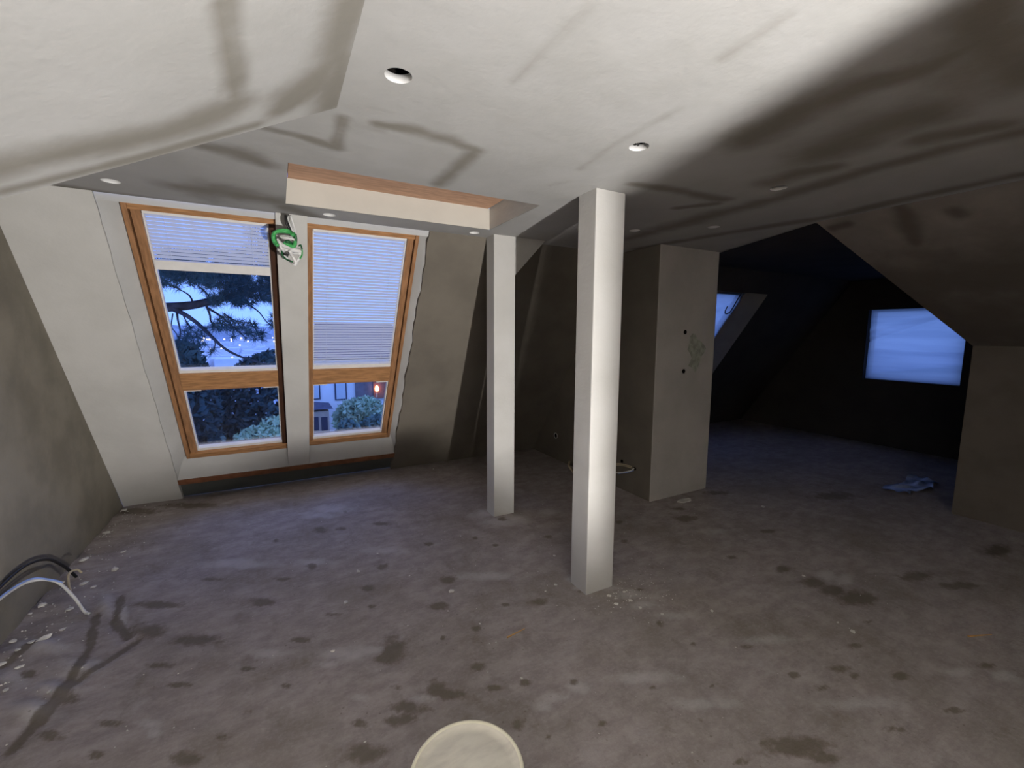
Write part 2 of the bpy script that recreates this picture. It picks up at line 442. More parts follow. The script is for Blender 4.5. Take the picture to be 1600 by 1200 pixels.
DARK= [(0.21, 3.573, 0.067, -0.035, 0.006, 0.074), (0.356, 3.522, 0.054, -0.028, 0.006, 0.049), (0.658, 3.468, 0.092, -0.049, 0.013, 0.062), (-0.1, 3.545, 0.038, -0.02, -0.0, 0.046), (0.53, 2.798, 0.068, -0.036, 0.014, 0.066), (0.403, 2.593, 0.052, -0.027, 0.01, 0.056), (0.864, 2.443, 0.064, -0.034, 0.023, 0.062), (0.116, 3.017, 0.049, -0.026, 0.003, 0.053), (0.899, 2.951, 0.042, -0.022, 0.012, 0.038), (1.236, 2.876, 0.026, -0.014, 0.012, 0.029), (1.329, 2.703, 0.025, -0.013, 0.013, 0.026), (0.725, 2.218, 0.058, -0.031, 0.015, 0.045), (0.385, 2.392, 0.032, -0.017, 0.004, 0.024), (0.42, 1.994, 0.067, -0.035, 0.025, 0.11), (0.364, 1.952, 0.059, -0.032, 0.007, 0.034), (-0.05, 1.998, 0.035, -0.019, 0.0, 0.024), (0.379, 1.758, 0.03, -0.016, 0.006, 0.025), (0.088, 1.94, 0.018, -0.009, 0.002, 0.019), (-0.191, 1.922, 0.021, -0.011, -0.001, 0.018), (-0.264, 1.836, 0.043, -0.023, -0.002, 0.026), (-0.379, 1.8, 0.086, -0.046, -0.007, 0.048), (0.202, 1.51, 0.092, -0.049, 0.01, 0.058), (0.565, 1.617, 0.097, -0.052, 0.014, 0.039), (0.527, 1.675, 0.045, -0.024, 0.02, 0.062), (0.742, 1.698, 0.04, -0.021, 0.013, 0.029), (0.843, 1.943, 0.027, -0.014, 0.01, 0.023), (0.661, 1.958, 0.017, -0.009, 0.006, 0.018), (1.069, 2.049, 0.029, -0.015, 0.011, 0.021), (-0.466, 2.223, 0.06, -0.032, -0.004, 0.026), (-0.675, 2.973, 0.161, -0.085, -0.01, 0.052), (-0.161, 2.734, 0.091, -0.048, -0.002, 0.063), (-0.668, 2.728, 0.117, -0.062, -0.021, 0.103), (-0.436, 2.524, 0.171, -0.091, -0.009, 0.069), (-0.567, 2.402, 0.079, -0.042, -0.008, 0.04), (1.734, 2.637, 0.052, -0.027, 0.023, 0.036), (2.205, 2.307, 0.043, -0.022, 0.028, 0.031), (2.4, 2.579, 0.038, -0.02, 0.034, 0.038), (2.956, 2.371, 0.115, -0.061, 0.076, 0.063), (2.715, 1.775, 0.048, -0.025, 0.032, 0.022), (2.88, 1.52, 0.068, -0.036, 0.049, 0.028), (2.881, 1.344, 0.09, -0.047, 0.07, 0.036), (2.896, 1.243, 0.087, -0.046, 0.076, 0.036), (2.927, 1.133, 0.128, -0.068, 0.106, 0.046), (3.549, 1.072, 0.125, -0.066, 0.089, 0.03), (3.658, 0.893, 0.149, -0.079, 0.068, 0.019), (1.727, 1.52, 0.027, -0.015, 0.024, 0.023), (1.756, 1.33, 0.023, -0.012, 0.019, 0.016), (2.469, 0.936, 0.057, -0.03, 0.032, 0.014), (1.997, 0.975, 0.047, -0.025, 0.028, 0.015), (2.039, 0.871, 0.045, -0.024, 0.031, 0.015), (2.244, 0.843, 0.031, -0.017, 0.035, 0.015), (2.222, 0.898, 0.066, -0.035, 0.04, 0.019), (2.422, 0.74, 0.047, -0.025, 0.043, 0.016), (1.611, 1.11, 0.015, -0.008, 0.016, 0.012), (1.423, 1.019, 0.011, -0.006, 0.013, 0.01), (1.646, 0.771, 0.137, -0.073, 0.05, 0.027), (1.693, 0.696, 0.063, -0.033, 0.027, 0.013), (1.085, 1.414, 0.023, -0.012, 0.013, 0.018), (0.834, 1.248, 0.022, -0.012, 0.009, 0.014), (0.888, 1.515, 0.03, -0.016, 0.014, 0.025), (1.863, 1.798, 0.028, -0.015, 0.015, 0.015), (2.747, 0.996, 0.031, -0.016, 0.025, 0.01), (4.658, 2.049, 0.304, -0.159, 0.175, 0.082), (2.069, 0.627, 0.067, -0.036, 0.025, 0.009), (1.247, 1.988, 0.079, -0.042, 0.026, 0.042), (0.765, 1.353, 0.041, -0.022, 0.021, 0.038), (0.401, 1.631, 0.106, -0.056, 0.012, 0.044), (0.351, 1.59, 0.08, -0.042, 0.009, 0.035), (-0.851, 2.152, 0.056, -0.03, -0.012, 0.037), (-0.859, 2.356, 0.048, -0.025, -0.017, 0.054), (-1.076, 2.608, 0.041, -0.022, -0.015, 0.042), (-1.15, 4.675, 0.194, -0.102, -0.023, 0.105), (-0.761, 4.628, 0.303, -0.159, -0.013, 0.09), (0.75, 1.557, 0.04, -0.021, 0.009, 0.019), (1.576, 3.082, 0.038, -0.02, 0.023, 0.045), (3.061, 2.542, 0.071, -0.037, 0.035, 0.03), (0.435, 3.843, 0.029, -0.015, 0.006, 0.043), (0.316, 3.688, 0.019, -0.01, 0.003, 0.026), (1.518, 1.951, 0.021, -0.011, 0.012, 0.016), (1.99, 1.185, 0.045, -0.024, 0.021, 0.014), (3.713, 2.638, 0.168, -0.088, 0.062, 0.046), (4.518, 0.935, 0.124, -0.066, 0.17, 0.041), (0.201, 1.654, 0.041, -0.022, 0.004, 0.024), (3.335, 1.903, 0.072, -0.038, 0.045, 0.027), (1.059, 1.197, 0.023, -0.012, 0.011, 0.014), (1.372, 1.226, 0.02, -0.011, 0.011, 0.01), (1.411, 0.832, 0.029, -0.015, 0.014, 0.009), (2.391, 0.554, 0.052, -0.028, 0.026, 0.007), (2.861, 0.58, 0.048, -0.026, 0.035, 0.009), (-0.663, 2.114, 0.067, -0.036, -0.008, 0.03), (-0.671, 1.97, 0.041, -0.022, -0.009, 0.033), (0.02, 2.282, 0.074, -0.039, 0.001, 0.031), (-0.197, 2.184, 0.057, -0.031, -0.001, 0.027), (-0.452, 3.147, 0.092, -0.049, -0.005, 0.043), (-0.061, 2.94, 0.071, -0.038, 0.0, 0.041), (0.185, 2.421, 0.062, -0.033, 0.002, 0.024)]
LIGHT= [(1.752, 1.791, 0.101, -0.054, 0.037, 0.039), (1.785, 1.67, 0.091, -0.048, 0.031, 0.031), (1.854, 1.524, 0.094, -0.05, 0.031, 0.027), (1.703, 1.905, 0.07, -0.037, 0.027, 0.032), (1.566, 2.08, 0.065, -0.034, 0.026, 0.036), (1.547, 1.988, 0.049, -0.026, 0.021, 0.027), (1.506, 3.25, 0.137, -0.072, 0.04, 0.087), (1.689, 3.065, 0.135, -0.071, 0.044, 0.081), (1.53, 3.05, 0.188, -0.099, 0.033, 0.067), (0.207, 2.073, 0.137, -0.073, 0.006, 0.045), (0.309, 2.053, 0.083, -0.044, 0.006, 0.036), (0.119, 2.047, 0.064, -0.034, 0.002, 0.026), (1.086, 1.378, 0.065, -0.034, 0.019, 0.025), (0.97, 1.383, 0.053, -0.028, 0.017, 0.025), (0.896, 1.368, 0.038, -0.02, 0.014, 0.021), (0.131, 3.073, 0.138, -0.073, 0.004, 0.055), (-0.947, 3.117, 0.051, -0.027, -0.043, 0.161), (-0.84, 2.965, 0.031, -0.016, -0.047, 0.195), (-1.125, 2.839, 0.167, -0.089, -0.031, 0.088), (-0.972, 2.345, 0.104, -0.055, -0.031, 0.088), (-0.93, 2.45, 0.111, -0.059, -0.022, 0.067), (-0.874, 2.544, 0.104, -0.055, -0.025, 0.085), (-1.13, 2.616, 0.076, -0.04, -0.032, 0.084), (-0.54, 2.049, 0.054, -0.029, -0.006, 0.029), (0.345, 3.968, 0.2, -0.105, 0.011, 0.108), (0.587, 3.009, 0.162, -0.085, 0.012, 0.057), (2.012, 3.015, 0.099, -0.052, 0.046, 0.07), (2.975, 2.093, 0.135, -0.071, 0.05, 0.037), (3.033, 1.345, 0.074, -0.039, 0.085, 0.041), (3.101, 1.268, 0.051, -0.027, 0.085, 0.038), (-0.507, 1.984, 0.026, -0.014, -0.006, 0.028), (0.462, 1.653, 0.058, -0.031, 0.006, 0.019), (0.221, 1.781, 0.048, -0.026, 0.003, 0.021), (2.699, 0.622, 0.079, -0.042, 0.043, 0.012), (2.856, 0.518, 0.052, -0.028, 0.056, 0.013), (0.234, 3.874, 0.173, -0.091, 0.007, 0.087), (-0.288, 3.276, 0.228, -0.12, -0.005, 0.078), (2.12, 1.167, 0.145, -0.077, 0.037, 0.023), (1.361, 1.292, 0.154, -0.082, 0.027, 0.028), (1.5, 1.064, 0.143, -0.076, 0.028, 0.022), (2.098, 0.746, 0.168, -0.089, 0.038, 0.016), (1.096, 2.369, 0.218, -0.115, 0.022, 0.048), (-0.121, 2.257, 0.11, -0.058, -0.001, 0.039)]
RIDGE= [[(-0.964, 3.031, 0.025), (-0.902, 2.721, 0.023), (-0.902, 2.496, 0.024), (-0.926, 2.32, 0.024), (-0.953, 2.148, 0.024)], [(-0.706, 2.668, 0.018), (-0.79, 2.566, 0.019), (-0.888, 2.447, 0.019), (-0.92, 2.251, 0.02)], [(-0.896, 3.193, 0.018), (-0.854, 2.912, 0.021), (-0.756, 2.72, 0.019)], [(-1.146, 2.902, 0.02), (-1.196, 2.737, 0.022)]]
CRUMB= [(-1.102, 3.141, 0.018), (-1.245, 3.23, 0.021), (-1.248, 2.93, 0.016), (-1.115, 2.864, 0.025), (-1.153, 2.854, 0.013), (-1.191, 2.826, 0.012), (-1.319, 3.527, 0.016), (-1.132, 3.444, 0.02), (-1.02, 3.573, 0.029), (-1.042, 3.838, 0.013), (-1.067, 3.371, 0.012), (-0.951, 2.431, 0.011), (0.265, 2.495, 0.018), (0.38, 2.807, 0.017), (1.621, 2.373, 0.013), (1.433, 2.079, 0.012), (1.341, 2.052, 0.008), (2.068, 1.455, 0.014), (2.587, 1.069, 0.01), (2.572, 0.992, 0.017), (3.775, 2.215, 0.023), (0.155, 2.121, 0.012), (0.842, 2.316, 0.019), (1.153, 2.955, 0.01), (0.872, 1.967, 0.007), (-0.288, 3.939, 0.01), (0.526, 2.134, 0.007), (1.482, 4.638, 0.015), (1.73, 4.903, 0.031), (3.149, 2.56, 0.07), (1.636, 1.755, 0.015), (1.734, 1.744, 0.015), (1.653, 1.836, 0.015), (1.758, 1.824, 0.012), (1.731, 1.665, 0.015), (1.8, 1.565, 0.014), (0.902, 3.123, 0.01), (0.757, 2.149, 0.007), (0.661, 2.599, 0.008), (0.537, 2.984, 0.009), (2.904, 1.413, 0.012), (0.886, 1.802, 0.006), (0.21, 1.557, 0.005), (0.888, 1.543, 0.009), (-1.271, 4.739, 0.027), (-1.247, 4.255, 0.039), (-1.235, 3.776, 0.021), (-1.117, 2.531, 0.011), (-1.212, 2.745, 0.015), (-1.069, 2.941, 0.013), (-1.291, 3.174, 0.01), (-1.133, 2.682, 0.012)]

# ================================================================== STRUCTURE
def seg_field(px, py, segs, wmin=0.018, grow=1.0):
    """+1 on a smear's middle line, 0 at its edge, -1 far away"""
    best = np.full(px.shape, -1.0)
    for pl in segs:
        for (x0, y0, w0), (x1, y1, w1) in zip(pl[:-1], pl[1:]):
            dx, dy = x1 - x0, y1 - y0
            L = dx * dx + dy * dy + 1e-9
            t_ = np.clip(((px - x0) * dx + (py - y0) * dy) / L, 0, 1)
            d_ = np.hypot(px - x0 - t_ * dx, py - y0 - t_ * dy)
            w_ = np.maximum((w0 + (w1 - w0) * t_) * grow, wmin)
            best = np.maximum(best, np.clip(1 - d_ / w_, -1, 1))
    return best


def ell_field(px, py, ells, vary=0.0):
    best = np.full(px.shape, -1.0)
    for k_, (cx, cy_, ax, ay, bx, by) in enumerate(ells):
        det = ax * by - ay * bx
        u = ((px - cx) * by - (py - cy_) * bx) / det
        v = ((py - cy_) * ax - (px - cx) * ay) / det
        w_ = 0.5 + 0.5 * math.sin(k_ * 12.9898)
        best = np.maximum(best, np.clip(1 - np.hypot(u, v) - vary * w_, -1, 1))
    return best


def set_attr(me, name, vals):
    a = me.attributes.new(name, 'FLOAT', 'POINT')
    a.data.foreach_set('value', np.asarray(vals, dtype=np.float32))


def rng(a, b, st):
    n = int(round((b - a) / st))
    return [a + (b - a) * i / n for i in range(n)]


def grid_mesh(name, xs, ys, zf, keep=None):
    nx, ny = len(xs), len(ys)
    X, Y = np.meshgrid(np.array(xs), np.array(ys), indexing='ij')
    Z = zf(X, Y)
    V = np.stack([X, Y, Z], -1).reshape(-1, 3)
    F = []
    for i in range(nx - 1):
        for j in range(ny - 1):
            if keep is None or keep(i, j):
                a = i * ny + j
                F.append((a, a + ny, a + ny + 1, a + 1))
    return V, F


# ---- floor
xs = rng(-1.40, 4.6, 0.02) + rng(4.6, 7.6, 0.06) + [7.6]
ys = rng(-3.1, 0.5, 0.12) + rng(0.5, 3.3, 0.017) + rng(3.3, 5.1, 0.04) + [5.1]


def floor_z(X, Y):
    r = np.clip(seg_field(X, Y, RIDGE, 0.03, 1.8), 0, 1)
    z = -0.010 * np.sin(r * np.pi) * (r > 0)
    heap = np.exp(-(((X + 1.22) / 0.13) ** 2)) * (0.5 + 0.5 * np.sin(Y * 23) * np.sin(Y * 9.1 + 1)) * 0.022 * (Y > 1.5)
    rough = 0.004 * (np.sin(X * 13.1 + 2 * np.sin(Y * 7)) * np.sin(Y * 17.7 + 1.3 * np.sin(X * 5.3)))
    heap2 = 0.020 * np.clip(ell_field(X, Y, LIGHT[16:22]), 0, 1)
    return z + heap + heap2 + rough * np.exp(-((X + 1.0) / 0.8) ** 2)


V, F = grid_mesh('floor', xs, ys, floor_z)
me = bpy.data.meshes.new('floor')
me.from_pydata(V.tolist(), [], F)
set_attr(me, 'wet_groove', np.maximum(ell_field(V[:, 0], V[:, 1], DARK, 0.22), seg_field(V[:, 0], V[:, 1], RIDGE, 0.030, 0.85) - 0.12))  # damp spots, plus a dark tone laid along the grooves
set_attr(me, 'dust', ell_field(V[:, 0], V[:, 1], LIGHT))
fl = link('floor', me, MAT['floor'], smooth=True)
tag(fl, 'dirty grey screed floor with dark moist spots and plaster dust', 'floor', kind='structure')

# ---- main ceiling with the recess and the round light cut-outs
RX0, RX1, RY0, RY1, RZ = 0.08, 1.44, 2.32, 3.04, 2.475
HOLES = [(0.36, 1.40), (1.36, 1.42), (2.38, 1.44), (2.40, 2.52), (2.82, 2.16), (1.38, 3.18), (0.34, 3.18), (-0.72, 3.04)]
YC = Y0 - H / math.tan(TH)
G = 0.02
xs = [round(-1.40 + i * G, 3) for i in range(int(round((4.40 + 1.40) / G)) + 1)] + [5.0, 6.0, 7.5]
ys = [-3.1, -2.5, -2.0, -1.5, -1.0, -0.6, -0.3] + [round(i * G, 3) for i in range(0, 165)] + [YC + 0.012]


def hole_cell(x, y):
    for hx, hy in HOLES:
        if abs(x - hx) < 0.08 and abs(y - hy) < 0.08:
            return True
    return False


def keep(i, j):
    x, y = (xs[i] + xs[i + 1]) / 2, (ys[j] + ys[j + 1]) / 2
    if RX0 < x < RX1 and RY0 < y < RY1: return False
    return not hole_cell(x, y)


V, F = grid_mesh('ceiling', xs, ys, lambda X, Y: np.full(X.shape, H), keep)
V = V.tolist()
ny = len(ys)
ix = {x: i for i, x in enumerate(xs)}
iy = {y: i for i, y in enumerate(ys)}
HR = 0.041
for hx, hy in HOLES:
    k = 4
    cx, cyy = ix[round(hx, 3)], iy[round(hy, 3)]
    loop = [(cx + i, cyy - k) for i in range(-k, k)] + [(cx + k, cyy + i) for i in range(-k, k)] + [(cx - i, cyy + k) for i in range(-k, k)] + [(cx - k, cyy - i) for i in range(-k, k)]
    outer = [i * ny + j for i, j in loop]
    base = len(V)
    for i, j in loop:
        a = math.atan2(ys[j] - hy, xs[i] - hx)
        V.append([hx + HR * math.cos(a), hy + HR * math.sin(a), H])
    n = len(loop)
    for q in range(n):
        q2 = (q + 1) % n
        F.append((outer[q], outer[q2], base + q2, base + q))
me = bpy.data.meshes.new('ceiling')
me.from_pydata(V, [], F)
VA = np.array(V)
set_attr(me, 'band', np.maximum(seg_field(VA[:, 0], VA[:, 1], BANDS[:15] + BANDS[20:], 0.03, 1.7), (seg_field(VA[:, 0], VA[:, 1], BANDS[15:20], 0.03, 1.6) - 1) / 2))
ce = link('ceiling', me, MAT['ceiling'])
tag(ce, 'flat plastered ceiling with dark joint filler smears', 'ceiling', kind='structure')
cut = MB().lathe([(HR, 0.0), (HR, 0.026), (HR + 0.02, 0.026)], n=32).mesh('light_opening')
void = MB().lathe([(0.09, 0.0), (0.09, 0.12), (0.001, 0.12)], n=20).mesh('dark_void')
for m_, q in ((cut, 'white'), (void, 'black')):
    m_.materials.append(MAT[q])
for hx, hy in HOLES:
    o = link('light_opening', cut, parent=ce, smooth=True)
    o.location = (hx, hy, H)
    v_ = link('dark_void', void, parent=o)
    v_.location = (0, 0, 0.026)
# a stub of dark cable hanging in the second opening
st = MB().tube(spline([(0.02, 0.03, 0.06), (0.012, 0.02, 0.02), (-0.012, -0.004, 0.012), (-0.034, -0.012, 0.018)], 6), 0.006, 7).build('cable_stub', MAT['blackrub'], smooth=True)
st.parent = [c for c in ce.children][1]
# recess: cream faces, brown board on top
e = 0.0015
MB().box(RX0, RX1, RY1, RY1 + 0.02, H + e, RZ).build('recess_face', MAT['cream'], ce)
MB().box(RX1, RX1 + 0.02, RY0, RY1, H + e, RZ + 0.03).build('recess_face', MAT['plaster'], ce)
MB().box(RX0 - 0.02, RX0, RY0, RY1, H + e, RZ + 0.03).build('recess_face', MAT['cream'], ce)
MB().box(RX0, RX1, RY0 - 0.02, RY0, H + e, RZ).build('recess_face', MAT['cream'], ce)
MB().box(RX0 + 0.018, RX1 - 0.012, RY0, RY1 + 0.01, RZ - 0.004, RZ + 0.012).build('recess_board', MAT['board'], ce)['label'] = 'bare brown board'
MB().box(RX0 - 0.02, RX1 + 0.02, RY0 - 0.02, RY1 + 0.02, RZ + 0.03, RZ + 0.04).build('recess_void', MAT['black'], ce)


# ---- the two lower roof slopes beside the flat ceiling
def roof_slope(name, xa, xb, m, ya, k, segs, lab, mat, n=70):
    """from the crease xa down to xb; far edge y = ya + k*(x-xa)"""
    V, F = [], []
    ts = [i / n for i in range(n + 1)]
    yn = 120
    for t_ in ts:
        x = xa + (xb - xa) * t_
        ye = ya + k * (x - xa)
        z = H - m * abs(x - xa)
        for j in range(yn + 1):
            u = j / yn
            y = -3.1 + (ye + 3.1) * (1 - (1 - u) ** 1.6)
            V.append((x, y, z - 0.001))
    for i in range(n):
        for j in range(yn):
            a = i * (yn + 1) + j
            F.append((a, a + yn + 1, a + yn + 2, a + 1))
    b0 = len(V)
    for t_ in ts:          # rounded corner bead and upright infill to the ceiling behind
        x = xa + (xb - xa) * t_
        ye = ya + k * (x - xa)
        z = H - m * abs(x - xa)
        zt = H
        V += [(x, ye + 0.006, z + 0.004), (x, ye + 0.012, min(z + 0.02, zt)), (x, ye + 0.012, zt)]
    for i in range(n):
        e0, e1 = i * (yn + 1) + yn, (i + 1) * (yn + 1) + yn
        c0, c1 = b0 + i * 3, b0 + i * 3 + 3
        F += [(e0, e1, c1, c0), (c0, c1, c1 + 1, c0 + 1), (c0 + 1, c1 + 1, c1 + 2, c0 + 2)]
    me = bpy.data.meshes.new(name)
    me.from_pydata(V, [], F)
    VA = np.array(V)
    bd = seg_field(VA[:, 0], VA[:, 1], segs, 0.03, 1.5)
    bd[b0:] = -1
    set_attr(me, 'band', bd)
    o = link(name, me, mat)
    return tag(o, lab, 'ceiling', kind='structure')


roof_slope('ceiling_left', 0.218, XL - 0.02, 0.582, 1.688, 0.21, BL, 'bright plastered roof slope falling to the left', MAT['ceiling'])
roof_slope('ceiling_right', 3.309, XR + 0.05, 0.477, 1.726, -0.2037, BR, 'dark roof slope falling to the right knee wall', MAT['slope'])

# ---- walls
yt = YC
MB().hexa([(XL, -3.1, -0.05), (XL, Y0 + 0.03, -0.05), (XL, yt, H + 0.02), (XL, -3.1, H + 0.02),
           (XL - 0.1, -3.1, -0.05), (XL - 0.1, Y0 + 0.03, -0.05), (XL - 0.1, yt, H + 0.02), (XL - 0.1, -3.1, H + 0.02)]).build('wall_left', MAT['cheek'])
MB().box(XL - 0.1, XR + 0.2, -3.1, -3.0, -0.05, H + 0.02).build('wall_back', MAT['plaster'])
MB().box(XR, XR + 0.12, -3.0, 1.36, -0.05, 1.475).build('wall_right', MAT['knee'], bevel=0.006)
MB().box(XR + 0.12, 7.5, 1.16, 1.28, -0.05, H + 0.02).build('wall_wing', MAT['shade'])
# slope panels: left of, between, above, below and right of the windows
WS0, WS1 = 0.27, 2.752
SCEIL = H / ST


def wavy(s_, k):
    return (0.4 if k == 3 else 1.0) * (0.0045 * math.sin(s_ * 9.1 + k) + 0.0035 * math.sin(s_ * 23.7 + 2 * k) + 0.002 * math.sin(s_ * 51 + k))


def panel(x0, x1, k0, k1, name, mat):
    n = 60
    V, F = [], []
    for i in range(n + 1):
        s_ = -0.03 + (SCEIL + 0.03) * i / n
        a_ = x0 + (wavy(s_, k0) if k0 else 0)
        c_ = x1 + (wavy(s_, k1) if k1 else 0)
        V += [sl(a_, s_, 0), sl(c_, s_, 0), sl(c_, s_, 0.13), sl(a_, s_, 0.13)]
    for i in range(n):
        a = 4 * i
        F += [(a, a + 1, a + 5, a + 4), (a + 1, a + 2, a + 6, a + 5), (a + 2, a + 3, a + 7, a + 6), (a + 3, a, a + 4, a + 7)]
    F += [(0, 3, 2, 1), (4 * n, 4 * n + 1, 4 * n + 2, 4 * n + 3)]
    return MB().add(V, F).build(name, mat)


panel(XL, -0.865, 0, 3, 'wall_front_left', MAT['plaster'])
mb = MB()
mb.add([sl(-0.880, WS0, 0.001), sl(-0.880, SCEIL, 0.001), sl(-0.778, SCEIL, 0.10), sl(-0.778, WS0, 0.10), sl(-0.865, WS0, 0.13), sl(-0.865, SCEIL, 0.13)],
       [(0, 1, 2, 3), (3, 2, 5, 4), (0, 3, 4), (1, 5, 2)])
mb.add([sl(1.078, WS0, 0.004), sl(1.078, SCEIL, 0.004), sl(1.006, SCEIL, 0.10), sl(1.006, WS0, 0.10), sl(1.062, WS0, 0.13), sl(1.062, SCEIL, 0.13)],
       [(0, 1, 2, 3), (3, 2, 5, 4), (0, 3, 4), (1, 5, 2)])
mb.sbox(-0.865, 1.062, WS1, SCEIL + 0.06, 0.02, 0.15)
mb.hexa([sl(-0.865, WS0, 0.0), sl(1.062, WS0, 0.0), sl(1.03, 0.478, 0.085), sl(-0.80, 0.478, 0.085),
         sl(-0.865, WS0, 0.14), sl(1.062, WS0, 0.14), sl(1.03, 0.478, 0.16), sl(-0.80, 0.478, 0.16)])
mb.build('wall_front_reveal', MAT['reveal'])
MB().sbox(0.022, 0.212, WS0 + 0.005, SCEIL, 0.0, 0.15).build('wall_front_middle', MAT['plaster'], bevel=0.004)
MB().sbox(-0.865, 1.062, -0.03, WS0 - 0.065, 0.05, 0.14).build('wall_front_base', MAT['base'])
MB().sbox(-0.865, 1.068, WS0 - 0.065, WS0, -0.006, 0.13).build('trim_1', MAT['sillwood'])
panel(1.060, 2.98, 5, 0, 'wall_front_right', MAT['brownish'])
# chimney-like block with the bare side wall
MB().box(2.955, 3.735, 2.785, 5.0, -0.05, H + 0.05).build('wall_block', MAT['brownish'], bevel=0.008)
MB().box(2.957, 3.730, 2.777, 2.787, -0.02, H + 0.01).build('wall_block_face', MAT['blockface'], bevel=0.004)
# wing beyond the block: slope with a window opening, gable wall with a window opening, rough ceiling
WX0, WX1, W3S0, W3S1 = 4.55, 5.66, 0.95, 2.50
mb = MB()
mb.sbox(3.735, WX0, -0.03, SCEIL, 0, 0.13)
mb.sbox(WX1, 7.5, -0.03, SCEIL, 0, 0.13)
mb.sbox(WX0, WX1, -0.03, W3S0, 0, 0.13)
mb.sbox(WX0, WX1, W3S1, SCEIL, 0, 0.13)
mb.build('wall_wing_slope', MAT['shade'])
mb = MB()
mb.quad(sl(WX1, W3S0, 0), sl(WX1, W3S1, 0), sl(WX1 - 0.14, W3S1 - 0.1, 0.22), sl(WX1 - 0.14, W3S0, 0.22))
mb.quad(sl(WX0, W3S0, 0), sl(WX0, W3S1, 0), sl(WX0 + 0.08, W3S1 - 0.1, 0.22), sl(WX0 + 0.08, W3S0, 0.22))
mb.quad(sl(WX0, W3S1, 0), sl(WX1, W3S1, 0), sl(WX1 - 0.14, W3S1 - 0.1, 0.22), sl(WX0 + 0.08, W3S1 - 0.1, 0.22))
mb.quad(sl(WX0, W3S0, 0), sl(WX1, W3S0, 0), sl(WX1 - 0.14, W3S0, 0.22), sl(WX0 + 0.08, W3S0, 0.22))
mb.build('wall_wing_reveal', MAT['brownish'])
GX = 7.40
GY0, GY1, GZ0, GZ1 = 2.04, 3.06, 0.92, 1.90
mb = MB()
mb.box(GX, GX + 0.2, 1.1, GY0, -0.05, H + 0.02).box(GX, GX + 0.2, GY1, 5.1, -0.05, H + 0.02)
mb.box(GX, GX + 0.2, GY0, GY1, -0.05, GZ0).box(GX, GX + 0.2, GY0, GY1, GZ1, H + 0.02)
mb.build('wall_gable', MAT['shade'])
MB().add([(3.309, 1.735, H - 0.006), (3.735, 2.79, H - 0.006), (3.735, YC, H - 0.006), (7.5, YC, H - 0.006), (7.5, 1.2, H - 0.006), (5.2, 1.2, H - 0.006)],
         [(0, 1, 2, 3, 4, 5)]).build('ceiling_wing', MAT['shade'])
for o in COL.objects:
    if o.name.startswith(('wall_', 'trim_', 'ceiling_')) and o.parent is None:
        o['kind'] = 'structure'
for n_, l_ in (('wall_left', 'brown cheek wall left of the windows'), ('wall_back', 'plastered wall behind the viewer'),
               ('wall_right', 'dim knee wall at the right edge'), ('wall_front_left', 'pale sloping plaster panel left of the windows'),
               ('wall_front_middle', 'pale plaster strip between the two windows'), ('wall_front_right', 'dark brown sloping wall right of the windows'),
               ('wall_block', 'square plastered block beside the dark wing'), ('trim_1', 'dark brown sill board under the windows'),
               ('wall_front_base', 'low wall strip under the sill board'), ('wall_front_reveal', 'whitish plaster reveal around the windows'),
               ('wall_gable', 'dark gable wall with the foil-covered window'), ('wall_wing_slope', 'dark sloping wall behind the block'),
               ('wall_block_face', 'grey plaster face of the block'), ('ceiling_wing', 'unlit ceiling of the dark wing')):
    COL.objects[n_]['label'] = l_

# ---- windows in the slope
glass_m, pine, pinex = MAT['glass'], MAT['pine'], MAT['pine_x']


